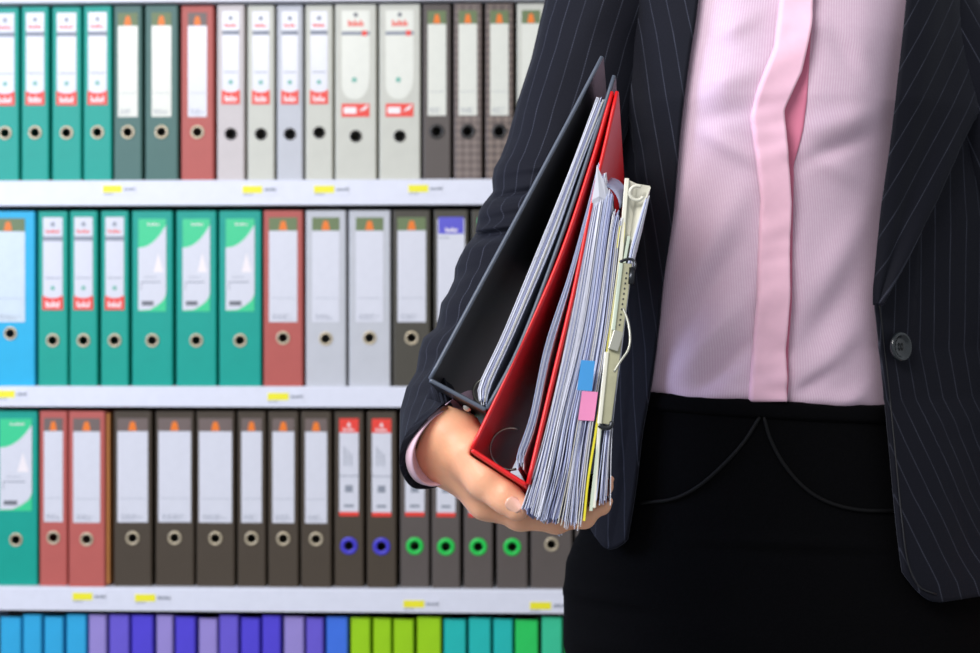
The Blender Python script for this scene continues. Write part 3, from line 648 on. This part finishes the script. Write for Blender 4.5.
# ------------------------------------------------------------------ shirt
JL = [(915, -90), (909, 0), (894, 130), (881, 220), (875, 290), (878, 330), (884, 390), (890, 450), (897, 520), (902, 560), (907, 600)]
JR = [(706, -90), (698, 0), (689, 60), (680, 130), (672, 220), (661, 300), (651, 380), (642, 430), (635, 490), (626, 545), (622, 560)]
PLL = [(782, -60), (779, 0), (773, 50), (758, 90), (751, 118), (757, 165), (761, 200), (757, 300), (748, 412)]
PLR = [(812, -60), (808, 0), (805, 30), (797, 75), (782, 112), (785, 150), (789, 205), (787, 300), (784, 350), (785, 412)]
GPR = [(814, -60), (811, 0), (809, 30), (806, 75), (804, 105), (801, 130), (794, 165), (794, 205), (793, 300), (790, 350), (788, 412)]
def cx_at(pts, y): return float(np.interp(y, [p[1] for p in pts], [p[0] for p in pts]))
def shirt_disp(px, py):
    d = .012*math.exp(-((px-718)/65)**2-((py-70)/85)**2)+.014*math.exp(-((px-865)/80)**2-((py-70)/95)**2)
    for r in ((680, 95, 765, 72, 14, .004), (690, 120, 752, 112, 10, -.0025), (700, 130, 760, 165, 9, .003), (800, 135, 885, 110, 14, .004), (795, 165, 870, 135, 9, -.003),
              (800, 150, 860, 185, 10, .0025), (820, 20, 850, 75, 10, -.003), (790, 5, 850, 50, 12, .003), (690, 20, 735, 60, 12, -.003), (715, 40, 760, 15, 10, .003),
              (668, 385, 745, 300, 15, .006), (660, 350, 735, 250, 14, -.005), (680, 300, 745, 190, 16, .005), (700, 390, 752, 340, 9, -.0045), (662, 250, 700, 160, 12, .003),
              (795, 385, 870, 320, 14, .005), (800, 350, 880, 260, 15, -.004), (810, 300, 880, 200, 16, .004), (790, 400, 830, 372, 8, -.0035), (840, 405, 880, 380, 9, .004),
              (655, 398, 750, 396, 8, .005), (788, 400, 885, 402, 8, .005)):
        d += ridge(px, py, *r)*1.25
    m = max(0, min(1, (px-cx_at(JR, py)+4)/50, (cx_at(JL, py)-px+4)/60)); d *= m*m*(3-2*m)
    g = cx_at(PLR, py); gw = (cx_at(GPR, py)-g)
    d -= .0045*math.exp(-((px-g-gw*.35)/(5+gw*.5))**2)
    pe = py-(px-770)*.06
    if pe > 388: d -= min(.005, .004*((pe-388)/14)**2)
    return d
def shirt_pt(px, py, extra=0):
    ph, z, Y = hit(px, py, .006); return shell(ph, z, .006+shirt_disp(px, py)+extra)
def build_shirt():
    V, U = [], []; R, C = 190, 180
    for i in range(R):
        z = ZC-.085+(.085+.385)*i/(R-1); acc = 0; prev = None
        for j in range(C):
            ph = math.radians(-100+200*j/(C-1)); p = shell(ph, z, .006); px, py = proj(p)
            q = shell(ph, z, .006+(shirt_disp(px, py) if math.cos(ph) > 0 else 0)*max(0, math.cos(ph))**.5); V.append(q)
            if prev is not None: acc += math.hypot(p[0]-prev[0], p[1]-prev[1])
            prev = p; U.append((acc, z))
    solid(pobj('shirt', V, grid_faces(R, C), M['shirt'], uvs=U), .001, -1)
    for nm, L, Rr, ex, m, th, lift in (('placket_gap_shade', PLL, GPR, .0005, M['deep'], .0006, 0), ('placket', PLL, PLR, .0045, M['placket'], .0012, .0030)):  # first strip is the gap's shadow, put in as deeper pink
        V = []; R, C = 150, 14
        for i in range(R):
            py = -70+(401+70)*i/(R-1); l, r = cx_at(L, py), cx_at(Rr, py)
            if nm == 'placket_gap_shade': l = r-16-(r-cx_at(PLR, py)); r = r
            for j in range(C):
                t = j/(C-1); px = l+(r-l)*t
                w = .0004*math.sin(py*.11+t*3)+.0003*math.sin(py*.23+2*t+math.sin(py*.05)*2)+.0014*math.sin(py*.045)
                e = ex+(w+lift*t**2 if nm == 'placket' else 0)-(.0035 if nm == 'placket' and j == 0 else 0)
                ph, z, Y = hit(px, py, .006); V.append(shell(ph, z, .006+(shirt_disp(px, py) if nm != 'placket' else shirt_disp(l, py)*(1-t)+shirt_disp(min(r+14, 990), py)*t)+e))
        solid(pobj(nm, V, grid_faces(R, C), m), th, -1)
build_shirt()

# ------------------------------------------------------------------ jacket body, open in front
def joff(z): r = z-ZC; return .016+.006*max(0, min(1, (-.02-r)/.15))
def flare(ph, z): return .082*math.exp(-((ph-1.8)/.62)**2)*max(0, min(1, (ZC+.30-z)/.2))
def jhit(px, py, extra=0):
    o = .02
    for _ in range(14): ph, z, Y = hit(px, py, o); o = .5*o+.5*(joff(z)+flare(ph, z)+extra)
    return ph, z, Y
def edge_phi(pts):
    zs, phs = [], []
    for x, y in catmull(pts, 60):
        ph, z, Y = jhit(x, y); zs.append(z); phs.append(ph)
    o = np.argsort(zs); return np.array(zs)[o], np.array(phs)[o]
EL, ER = edge_phi(JL), edge_phi(JR)
def jacket_disp(px, py, ph, z):
    d = .0025*math.sin(ph*7+z*9)*(1 if math.cos(ph) < .6 else .3)
    if math.cos(ph) > -.2:
        for r in ((640, 120, 660, 300, 14, .004), (622, 90, 640, 260, 9, -.004), (605, 20, 640, 130, 12, .006), (600, 60, 612, 130, 8, -.006), (925, 420, 985, 400, 12, .003), (905, 240, 930, 560, 22, .004),
                  (960, 420, 970, 590, 18, -.004), (940, 210, 985, 330, 14, -.002)): d += ridge(px, py, *r)
    return d
def build_jacket():
    V, U = [], []; R, C = 170, 260; zt = ZC+.385
    for i in range(R):
        v = i/(R-1)
        for j in range(C):
            s = j/(C-1); dL = s; dR = 1-s
            zh = ZC-.243+.006*math.sin(s*9)+.055*max(0, min(1, (s-.5)*6))-.027*max(0, 1-dR/.06)
            zh += .030*max(0, 1-dL/.035)**2.2+.022*max(0, 1-dR/.03)**2
            z = zh+(zt-zh)*v; o = joff(z)
            pl = float(np.interp(z, *EL)); pr = float(np.interp(z, *ER))+2*math.pi
            ph = pl+(pr-pl)*s; p = shell(ph, z, o); px, py = proj(p)
            q = shell(ph, z, o+flare(ph, z)+jacket_disp(px, py, ph, z)); V.append(q)
            U.append((ph*.150+(.17 if s > .5 else .07)*z, z))
    o = pobj('jacket', V, grid_faces(R, C), [M['stripe'], M['lining']], uvs=U); solid(o, .0028, -1)
build_jacket()
def build_lapel(nm, L, Rr, ang, y0, y1, side):
    V, U = [], []; R, C = 120, 26
    for i in range(R):
        py = y0+(y1-y0)*i/(R-1); l, r = cx_at(L, py), cx_at(Rr, py)
        for j in range(C):
            t = j/(C-1); px = l+(r-l)*t; k = t if side > 0 else 1-t
            e = .0035+.006*math.sin(math.pi*min(1, k*1.15)*.5)+.0022*math.sin(k*9) - (.0045 if k > .97 else 0)
            ph, z, Y = jhit(px, py, .005); p = shell(ph, z, joff(z)+flare(ph, z)+max(0, jacket_disp(px, py, ph, z))+e); V.append(p)
            x = p[0]; U.append((x*math.cos(ang)+z*math.sin(ang), -x*math.sin(ang)+z*math.cos(ang)))
    solid(pobj(nm, V, grid_faces(R, C), M['stripe'], uvs=U), .0018, -1)
build_lapel('lapel', [(916, -90), (908, 0), (893, 130), (880, 220), (874, 290), (874.5, 306)], [(1012, -90), (1006, 0), (980, 88), (950, 158), (931, 200), (901, 256), (876, 303), (876, 306)], -math.radians(31), -90, 305, 1)
# hand-stitched front edge seam
m = MB(); q = []
for x, y in catmull([(878.5, 305), (882, 335), (888, 390), (894, 450), (901, 520), (907, 562), (918, 586), (935, 594)], 60):
    ph, z, Y = jhit(x, y); q.append(Vector(shell(ph, z, joff(z)+flare(ph, z)+.001))-PO)
m.tube(q, .0007, 6); m.build('edge_seam', M['lining'], person, True)
# button with rim, bowl and thread
bt_ph, bt_z, _ = jhit(896.5, 347, .004); bp = Vector(shell(bt_ph, bt_z, joff(bt_z)+flare(bt_ph, bt_z)+.003)); bnrm = Vector((math.sin(bt_ph)-.25, -math.cos(bt_ph), .05)).normalized()
ex = Vector((0, 0, 1)).cross(bnrm).normalized(); ez = bnrm.cross(ex)
V = []; n = 40; profb = [(.0, .0048), (.003, .0047), (.0062, .0046), (.0078, .0056), (.0094, .0072), (.0108, .0074), (.0118, .0062), (.0118, .0040), (.0100, .0018), (.0, .0016)]
for r, h in profb:
    for k in range(n): V.append(bp+(ex*math.cos(2*math.pi*k/n)+ez*math.sin(2*math.pi*k/n))*r*1.12+bnrm*(h+.001))
btn = pobj('button', V, grid_faces(len(profb), n, True), M['button'])
m = MB()
for s in (-1, 1):
    a = bp+ex*(.0018*s)-PO; m.tube([a+ez*.0022+bnrm*.005, a+ez*.0018+bnrm*.0066, a-ez*.0018+bnrm*.0066, a-ez*.0022+bnrm*.005], .0006, 6)
    for q2 in (-1, 1): c0 = a+ez*.0026*q2+bnrm*.0056; m.tube([c0, c0+bnrm*.0005], .0009, 10)
th = m.build('thread', M['thread'], None); th.parent = btn
m = MB(); m.tube([bp-PO-bnrm*.004, bp-PO+bnrm*.004], .002, 10); m.build('button_shank', M['thread'], None).parent = btn

# ------------------------------------------------------------------ sleeves
# each ring: centre px, A (px vector + depth), B (px vector + depth), measured on the photograph
rings = [((628, -62), 1.285, (52, 10, .0), (0, 0, -.052)), ((618, -35), 1.28, (58, 6, .0), (0, 0, -.055)), ((607, 0), 1.272, (62, 0, 0), (0, 0, -.055)), ((593, 45), 1.262, (60, 0, 0), (0, 0, -.053)), ((579, 95), 1.25, (60, 0, 0), (0, 0, -.052)),
         ((563, 145), 1.238, (60, 0, 0), (0, 0, -.051)), ((548, 190), 1.225, (59, -3, 0), (0, 0, -.050)), ((532, 230), 1.20, (58, -8, 0), (0, 0, -.049)), ((512, 275), 1.155, (58, -14, 0), (-2, 0, -.046)),
         ((490, 320), 1.10, (54, -20, 0), (-5, 6, -.042)), ((468, 360), 1.045, (48, -26, 0), (-9, 6, -.038)), ((453, 395), 1.008, (41, -33, 0), (-15, 6, -.043)), ((444, 422), .988, (29, -38, .0), (-23, 4, -.041)), ((439, 446), .974, (9, -43, 0), (-36, 1, -.031))]
RA = np.array([[c[0], c[1], y, *a, *b] for c, y, a, b in rings], float)
def ring_at(t):
    k = len(RA)-1; x = t*k; i = min(int(x), k-1); u = x-i; p1, p2 = RA[i], RA[i+1]; p0 = RA[max(i-1, 0)]; p3 = RA[min(i+2, k)]
    return .5*((2*p1)+(-p0+p2)*u+(2*p0-5*p1+4*p2-p3)*u*u+(-p0+3*p1-3*p2+p3)*u**3)
LO = [(545, 0), (531, 60), (518, 100), (507, 140), (500, 158), (494, 168), (492, 180), (493, 192), (484, 203), (479, 211), (477, 224), (474, 236), (465, 247), (459, 258), (455, 268), (454, 280), (448, 293), (441, 303), (439, 316), (436, 328), (423, 338), (419, 352), (416, 372), (406, 388), (400, 410), (399, 440)]
def ring_pts(v, n, scale=1.0, shift=(0, 0, 0), fold=None):
    cx, cy, Y, ax, ay, ad, bx, by, bd = v; out = []; m = Y/F; C = P(cx+shift[0], cy+shift[1], Y+shift[2])
    A = Vector((ax*m, ad, -ay*m))*scale; B = Vector((bx*m, bd, -by*m))*scale
    for k in range(n):
        th = 2*math.pi*k/n; f = 1+(fold(th) if fold else 0); out.append(C+A*(math.cos(th)*f)+B*(math.sin(th)*f))
    return out
def build_sleeve():
    R, C = 300, 112; V, U = [], []
    folds = [(172, 5, .9, .07, .05), (199, 4.5, .0, -.13, .10), (212, 6, .3, .09, .2), (225, 4, -.1, -.15, -.25), (239, 6, .2, .08, -.15), (268, 8, .1, -.045, .3), (296, 8, .4, .045, .25), (318, 7, .3, -.03, .2), (334, 7, .2, -.05, -.2), (352, 9, 0, .04, -.3), (384, 9, 0, -.03, .3), (405, 10, .2, .03, .2), (130, 16, 0, .02, .4), (60, 22, 0, -.02, .4), (20, 18, 0, .02, -.4)]
    zc = 0
    for i in range(R):
        t = i/(R-1); v = ring_at(t); yc = v[1]
        def fold(th):
            d = 0; side = .5+.5*math.cos(th-math.pi*.78)     # strongest on the outer, near side
            for y0, w, ph, h, sl in folds:
                y = yc+sl*30*math.sin(th+ph*2); d += 1.35*h*math.exp(-((y-y0)/w)**2)*(.2+.8*side)
            d += .010*math.sin(th*5+yc*.03)+.006*math.sin(th*9-yc*.05)
            return d
        pts = ring_pts(v, C, fold=fold)
        if yc > -10 and yc < 415:       # bring the outer silhouette to its measured course
            li = min(range(C), key=lambda k: proj(pts[k])[0]); lx, ly = proj(pts[li])
            tgt = float(np.interp(ly, [p[1] for p in LO], [p[0] for p in LO])); dx = (tgt-lx)*v[2]/F
            for k in range(C):
                th = 2*math.pi*k/C; w = max(0, -math.cos(th))**1.0; pts[k] = pts[k]+Vector((dx*w, 0, 0))
        fr = Vector(WB); a0 = P(*[430, 380, YF(380)]); c0 = P(*[602, 57, YF(57)]); b0 = P(*[487, 411, YF(411)]); nl = (c0-a0).cross(fr).normalized(); ns = (b0-a0).cross(fr).normalized()
        if ns.z > 0: ns = -ns
        if nl.x > 0: nl = -nl
        for k in range(C):       # the cloth gives way to the black file
            s = (pts[k]-a0).dot(nl); dp = (pts[k]-a0).dot(fr)
            s2 = (pts[k]-a0).dot(ns)
            if s < .006 and dp < .214 and s2 < .009:
                m1, m2, m3 = .006-s, .214-dp, .009-s2
                if m3 < m1 and m3 < m2: pts[k] = pts[k]+ns*m3
                elif m1 < m2 or yc > 330: pts[k] = pts[k]+nl*m1
                else: pts[k] = pts[k]+fr*m2
        V += pts; U += [(k/C*.325, -i*.0016) for k in range(C)]
    # last rows roll inward for the hem
    pts = ring_pts(RA[-1], C, .955, (1.5, 0, .001)); V += pts; U += [(k/C*.325, -R*.0016) for k in range(C)]
    pts = ring_pts(ring_at(.96), C, .93); V += pts; U += [(k/C*.325, -(R+2)*.0016) for k in range(C)]
    # a seam column duplicates for the UV
    R2 = R+2; V3, U3 = [], []
    for i in range(R2):
        row = V[i*C:(i+1)*C]; ur = U[i*C:(i+1)*C]; V3 += row+[row[0]]; U3 += ur+[(.325, ur[0][1])]
    pobj('sleeve', V3, grid_faces(R2, C+1), M['stripe'], uvs=U3)
    V = []          # shirt cuff
    for tt, sc, sh in ((.92, .80, (0, 0, 0)), (.965, .86, (0, 0, 0)), (1, .90, (2, 0, 0)), (1, .90, (7, 1, -.003)), (1, .885, (8.5, 1, -.004)), (1, .85, (7, 1, -.003)), (1, .82, (1, 0, 0)), (.93, .74, (0, 0, 0))):
        V += ring_pts(ring_at(tt) if tt < 1 else RA[-1], C, sc, sh, lambda th: .012*math.sin(2*th+.6)+.006*math.sin(5*th))
    pobj('shirt_cuff', V, grid_faces(8, C, True), M['shirtcuff'])
    # the other sleeve hangs outside the frame
    V, U = [], []; CR = [((.395, CYB, 1.385), .062), ((.445, CYB+.005, 1.30), .064), ((.495, CYB+.02, 1.2), .060), ((.527, CYB+.03, 1.12), .056), ((.543, CYB, 1.0), .05), ((.55, CYB-.04, .90), .045)]
    for i in range(60):
        t = i/59*(len(CR)-1); k = min(int(t), len(CR)-2); u = t-k; c0 = Vector(CR[k][0]).lerp(Vector(CR[k+1][0]), u); r = CR[k][1]*(1-u)+CR[k+1][1]*u
        for j in range(41): th = 2*math.pi*j/40; V.append(c0+Vector((math.cos(th)*r, math.sin(th)*r, .35*math.cos(th)*r*(1-i/59))) *1); U.append((j/40*.325, -i*.008))
    solid(pobj('sleeve', V, grid_faces(60, 41), M['stripe'], uvs=U), .002, -1)
M['shirtcuff'] = mat('pink_cuff_cloth', (236, 200, 218), .6, noise=.03, sheen=.2)
build_sleeve()

# ------------------------------------------------------------------ files and papers held under the arm
def sweep(pts, t, depth=.20, w=WB, n=24, Yo=0, jy=0, name=None, mats=None, parent=None, tf=None, sub=None, y_fn=YF):
    """slab whose front edge follows a line seen in the photograph, t thick, running back along w"""
    q = catmull(pts, n); c = [P(x, y, y_fn(y)+Yo) for x, y in q]; V = []; k = len(c)
    for i in range(k):
        d = (c[min(i+1, k-1)]-c[max(i-1, 0)]).normalized(); nn = d.cross(Vector(w)).normalized()
        if nn.x < 0: nn = -nn
        h = t/2*(tf(i/(k-1)) if tf else 1)
        for s, e in ((-1, 0), (1, 0), (1, 1), (-1, 1)): V.append(c[i]+nn*h*s+Vector(w)*(depth*e))
    Fs = [(0, 1, 2, 3)]
    for i in range(k-1):
        for a in range(4): b = (a+1) % 4; Fs.append((i*4+a, (i+1)*4+a, (i+1)*4+b, i*4+b))
    Fs.append(((k-1)*4+3, (k-1)*4+2, (k-1)*4+1, (k-1)*4))
    return V, Fs
def root_at(name, px, py, label, cat, group=None):
    p = P(px, py, YF(py)+.1); o = empty(name, p, 0, label, cat, group); return o
def add(name, VF, m, root, bevel=0, smooth=False, midx=None):
    V, Fs = VF; o = mesh_obj(name, [Vector(v)-root.location for v in V], Fs, m, root, midx, smooth); fixn(o)
    if bevel:
        b = o.modifiers.new('bevel', 'BEVEL'); b.width = bevel; b.segments = 2; b.limit_method = 'ANGLE'
    return o
def merge(list_vf):
    V, Fs, mi = [], [], []
    for (v, f), m in list_vf:
        b = len(V); V += v; Fs += [tuple(b+i for i in q) for q in f]; mi += [m]*len(f)
    return V, Fs, mi
M['blackpp'] = mat('black_file_cover', (22, 23, 27), .38, noise=.1, nscale=60, bump=.15, bscale=500)
M['edgelit'] = mat('lit_file_edge', (84, 92, 106), .35)  # binding edge, its grey lightened to paint the light it catches
M['redpp'] = mat('red_file_cover', (222, 22, 26), .35, bump=.1, bscale=400)
M['darklining'] = mat('dark_file_lining', (30, 27, 26), .6, noise=.15)
M['mech'] = mat('ring_metal', (150, 150, 140), .3, metal=1)
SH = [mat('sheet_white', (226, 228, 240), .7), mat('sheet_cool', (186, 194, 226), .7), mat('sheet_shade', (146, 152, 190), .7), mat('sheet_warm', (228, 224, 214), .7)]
M['yellowcard'] = mat('yellow_card', (226, 214, 40), .6); M['greencard'] = mat('pale_green_card', (190, 202, 184), .6)
M['whitepp'] = mat('ivory_plastic', (222, 220, 204), .35, coat=.3); M['bluetab'] = mat('blue_tab', (70, 158, 226), .5); M['pinktab'] = mat('pink_tab', (244, 148, 196), .5)
M['brass'] = mat('olive_metal', (178, 176, 146), .42, metal=.35, noise=.12, nscale=80); M['darkmetal'] = mat('dark_steel', (70, 72, 76), .3, metal=1)
M['clip'] = mat('nickel', (186, 186, 174), .35, metal=.6)
def held_file(nm, lab, cpts, spts, rpts, m, edge, ringc, rr):
    r = root_at(nm, (spts[0][0]+spts[1][0])/2, (spts[0][1]+spts[1][1])/2, lab, 'binder')
    for pn, pts, t in (('left_cover', cpts, .0032), ('right_cover', rpts, .0032), ('spine', spts, .0034)):
        add(pn, sweep(pts, t, .205, n=26), m, r, .0006)
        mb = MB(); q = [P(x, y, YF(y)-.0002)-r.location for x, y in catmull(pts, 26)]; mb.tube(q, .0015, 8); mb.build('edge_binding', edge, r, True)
    mb = MB(); c = P(*ringc, YF(ringc[1])+.05)-r.location
    mb.tube([c+Vector((rr*math.cos(a), .0, rr*math.sin(a))) for a in np.linspace(math.radians(70), math.radians(285), 24)], .0009, 8); mb.build('ring_arc', M['mech'], r, True)
    return r
black = held_file('ring_binder', 'black ring binder, leftmost of the files held in the hand', [(602, 57), (560, 137), (492, 264), (430, 379)], [(430, 380), (458, 395), (486, 410)], [(614, 76), (592, 145), (559, 243), (520, 345), (487, 409)], M['blackpp'], M['edgelit'], (487, 392), .010)
red = held_file('ring_binder', 'red ring binder between the black binder and the papers', [(612, 92), (590, 168), (558, 262), (512, 365), (472, 449)], [(472, 450), (499, 468), (526, 485)], [(617, 92), (604, 150), (591, 205), (574, 290), (549, 395), (528, 484)], M['redpp'], M['redpp'], (511, 449), .015)
for (x, y, rt) in ((467, 408, black),):
    mb = MB(); c = P(x, y, YF(y)+.012)-rt.location; nr = Vector((-.45, -.35, -.82))
    ea = Vector((.8, 0, -.5)); V = []; 
    for rad, h in ((0, .0022), (.0022, .0018), (.0034, .0)):
        for k in range(16): V.append(c+nr*h+(ea*math.cos(k*math.pi/8)+nr.cross(ea)*math.sin(k*math.pi/8))*rad)
    mesh_obj('rivet', V, grid_faces(3, 16, True), M['clip'], rt, None, True)
def sheaf(nm, lab, L, Rr, n, root=None, w=None, t=.0004, depth=.19, jag=.0016, fan=0, mats=None, group='paper bundles held under the arm', bow=0):
    """n sheets interpolated between a left and a right front line"""
    root = root or root_at(nm, L[-1][0], L[-1][1], lab, 'papers', group)
    Lq, Rq = catmull(L, 30), catmull(Rr, 30); parts = []; ph = random.uniform(0, 6)
    for i in range(n):
        u = (i+.5)/n; q = Lq*(1-u)+Rq*u; j = random.uniform(-1, 1)
        q = q.copy(); s = np.linspace(0, 1, 30); q[:, 0] += fan*np.sin(i*1.9+ph)*s**5+j*.45*np.sin(s*7+i)
        ext = random.uniform(-4, 4); d = q[-1]-q[-2]; q[-1] += d/np.linalg.norm(d)*ext
        ext = random.uniform(-4, 4); d = q[0]-q[1]; q[0] += d/np.linalg.norm(d)*ext
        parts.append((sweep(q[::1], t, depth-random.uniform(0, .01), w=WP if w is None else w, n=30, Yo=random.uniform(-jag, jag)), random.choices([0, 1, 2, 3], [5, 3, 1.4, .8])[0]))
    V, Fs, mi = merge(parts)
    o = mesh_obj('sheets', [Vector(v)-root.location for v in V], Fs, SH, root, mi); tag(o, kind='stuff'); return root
WP = np.array((.075, .96, -.08)); WP /= np.linalg.norm(WP)
WI = np.array((.08, .97, -.20))
sheaf('paper_bundle', 'narrow stack of papers filed inside the black ring binder', [(596, 98), (571, 165), (541, 240), (504, 330), (479, 384), (479, 401)], [(606, 103), (581, 165), (554, 240), (516, 330), (492, 384), (487, 403)], 15, w=WI)
sheaf('paper_bundle', 'thin stack of papers filed inside the red ring binder', [(598, 165), (585, 215), (568, 275), (545, 345), (530, 415), (516, 456), (517, 466)], [(600, 165), (588, 217), (572, 280), (551, 355), (536, 425), (524, 458), (524, 466)], 7, w=WI)
sheaf('paper_bundle', 'loose papers pressed against the red binder, ends fanned', [(599, 178), (588, 225), (568, 330), (548, 420), (535, 470), (524, 507)], [(606, 176), (599, 225), (583, 330), (562, 420), (552, 470), (541, 517)], 17, fan=3, w=np.array((.13, .96, -.215)))
sheaf('paper_bundle', 'middle bundle of loose papers under the pointed top sheet', [(606, 190), (600, 225), (584, 330), (563, 420), (553, 470), (541, 517)], [(613, 196), (609, 225), (595, 330), (577, 420), (570, 470), (558, 523)], 16, fan=4, w=np.array((.105, .96, -.11)))
sheaf('paper_bundle', 'rightmost loose papers beside the coloured index tabs', [(613, 212), (609, 235), (595, 330), (578, 420), (570, 470), (560, 524)], [(619, 214), (614, 240), (603, 330), (588, 420), (580, 470), (577, 528)], 17, fan=4)
tabs = sheaf('paper_bundle', 'thick cream edged document with a blue and a pink tab', [(618, 218), (614, 245), (604, 330), (589, 420), (582, 470), (575, 526)], [(622, 220), (618, 245), (608, 330), (594, 420), (587, 470), (581, 529)], 8, fan=1)
def quad_tab(nm, pts, m, root, Y):
    V = [P(x, y, Y+k)-root.location for k in (0, .0006) for x, y in pts]; o = mesh_obj(nm, V, [(0, 1, 2, 3), (7, 6, 5, 4), (0, 4, 5, 1), (1, 5, 6, 2), (2, 6, 7, 3), (3, 7, 4, 0)], m, root); fixn(o)
    o['label'] = nm.replace('_', ' '); return o
for nm, pts, m in (('blue_index_tab', [(581, 360), (595, 361), (592, 391), (577, 390)], M['bluetab']), ('pink_index_tab', [(582, 391), (598, 392), (594, 421), (578, 420)], M['pinktab'])):
    o = quad_tab(nm, pts, m, tabs, YF(390)-.0085)
# pointed and curled sheets rising behind the bundle
rt = root_at('curled_sheet', 612, 190, 'white sheet with a pointed corner curling above the bundle', 'paper', None)
parts = []
def patch(rows, m):
    V = []; 
    for r in rows: V += [P(x, y, Y) for x, y, Y in r]
    return (V, grid_faces(len(rows), len(rows[0]))), m
add('sheet', merge([patch([[(595, 182, .984), (597, 165, .984), (604, 182, .986), (610, 193, .99)], [(592, 200, .984), (599, 196, .984), (606, 200, .987), (613, 206, .992)], [(590, 212, .986), (597, 212, .988), (605, 216, .992), (614, 222, .998)]], 0)])[:2], SH[0], rt)
solid(rt.children[0], .0006, 0)
rt = root_at('curled_sheet', 615, 205, 'grey-lavender sheet bending over the tops of the loose papers', 'paper', None)
rows = []
for i in range(8):
    a = i/7*1.5; rows.append([(603+17*math.sin(a)+k*2, 186+24*(1-math.cos(a))-k*2, .998+.012*k) for k in range(5)])
add('sheet', patch(rows, 0)[0], SH[1], rt, smooth=True); solid(rt.children[0], .0006, 0)
# card folders
def slab_thing(nm, lab, cat, pts, t, m, part, w=WP, depth=.19, Yo=0, tf=None):
    r = root_at(nm, pts[-1][0], pts[-1][1], lab, cat); add(part, sweep(pts, t, depth, w=w, n=34, Yo=Yo, tf=tf), m, r, .0003); return r
slab_thing('card_folder', 'yellow edged card folder between the papers and the clip folder', 'folder', [(617, 248), (620, 226), (624, 222), (623, 240), (616, 290), (606, 360), (596, 430), (588, 480), (584, 521)], .0016, M['yellowcard'], 'cover')
slab_thing('card_folder', 'pale green card folder directly beside the yellow one', 'folder', [(629, 236), (623, 270), (610, 350), (600, 430), (592, 500), (591, 511)], .0022, M['greencard'], 'cover')
ib = root_at('ring_folder', 603, 500, 'ivory plastic folder with a curled top, right of the papers', 'folder')
add('cover', sweep([(627, 178), (624, 215), (620, 262), (608, 350), (600, 420), (594, 508)], .0030, .18, w=WP, n=34, tf=lambda s: 1.1-.3*s), M['whitepp'], ib, .0005)
add('back_flap', sweep([(650, 187), (641, 212), (633, 240), (629, 262), (624, 300), (617, 360), (610, 425)], .0012, .15, w=WP, n=34), M['whitepp'], ib)
mb = MB(); c = P(637, 193, YF(193)-.001)-ib.location; mb.tube([c+Vector((.0052*math.cos(a), 0, .0052*math.sin(a))) for a in np.linspace(math.radians(55), math.radians(330), 22)], .0014, 8); mb.build('ring', M['whitepp'], ib, True)
V = [P(x, y, Y)-ib.location for x, y, Y in ((628, 180, YF(180)+.004), (637, 184, YF(180)+.012), (650, 186, YF(180)+.004), (624, 232, YF(230)+.004), (630, 235, YF(230)+.012), (637, 232, YF(230)+.004), (620, 262, YF(262)+.004), (625, 262, YF(262)+.008), (630, 262, YF(262)+.004))]
solid(mesh_obj('inner_fold', V, grid_faces(3, 3), M['whitepp'], ib, None, True), .0008, 0)
sheaf('paper_bundle', 'few sheets below the metal clip, rightmost in the hand', [(645, 200), (634, 236), (628, 262), (616, 350), (605, 430), (597, 503)], [(649, 198), (639, 238), (633, 262), (622, 350), (612, 430), (609, 503)], 9, fan=2, depth=.17)
# clip mechanism: rails, catch, wire lever, end hooks
cl = root_at('paper_clip_mechanism', 612, 350, 'olive metal filing clip with wire lever on the right side of the bundle', 'clip')
CY = lambda y: YF(y)-.006
def bar(nm, a, b, wpx, th, m, dy=0, bev=.0005):
    A = P(*a, CY(a[1])+dy); B = P(*b, CY(b[1])+dy); d = (B-A).normalized(); n = d.cross(Vector((0, 1, 0))).normalized()*(wpx/2*.98/F); k = Vector((0, th, 0))
    V = [q-cl.location for e in (0, 1) for q in ((A-n+k*e), (A+n+k*e), (B+n+k*e), (B-n+k*e))]
    o = mesh_obj(nm, V, [(0, 1, 2, 3), (7, 6, 5, 4), (0, 4, 5, 1), (1, 5, 6, 2), (2, 6, 7, 3), (3, 7, 4, 0)], m, cl); fixn(o)
    b_ = o.modifiers.new('bevel', 'BEVEL'); b_.width = bev; b_.segments = 2; return o
bar('rail', (626, 263), (604.5, 424), 12.5, .006, M['brass'], .001)
bar('rail_flange', (621.5, 263), (613.5, 330), 3.5, .004, M['greencard'], -.001)
bar('rail_flange', (607, 352), (599.5, 424), 4, .004, M['whitepp'], -.001)
bar('catch', (619, 331), (613, 350), 10, .004, M['clip'], -.003)
for k in range(11):
    y = 272+k*5.2; x = 627-(y-263)*.1358+1.0; bar('rivet_dot', (x, y), (x-.3, y+1.8), 1.6, .0006, M['darkmetal'], .0004, .0001)
def wire(nm, pts, r, m):
    mb = MB(); mb.tube([P(x, y, CY(y)+dy)-cl.location for x, y, dy in pts], r, 8); return mb.build(nm, m, cl, True)
q = catmull([(623, 308), (628, 322), (630, 338), (628, 350), (620, 362), (614, 372)], 24); wire('wire_lever', [(x, y, .001) for x, y in q], .0009, M['clip'])
q = catmull([(620, 262), (626, 259.5), (632, 259.5), (635, 263), (634.5, 268), (631, 269)], 20); wire('hook', [(x, y, .0) for x, y in q], .0011, M['darkmetal'])
wire('hook_pin', [(632, 268, .001), (631, 284, .001)], .0022, M['darkmetal'])
q = catmull([(599, 425), (604, 428), (610, 427), (612, 422)], 12); wire('hook', [(x, y, .0) for x, y in q], .0017, M['darkmetal'])
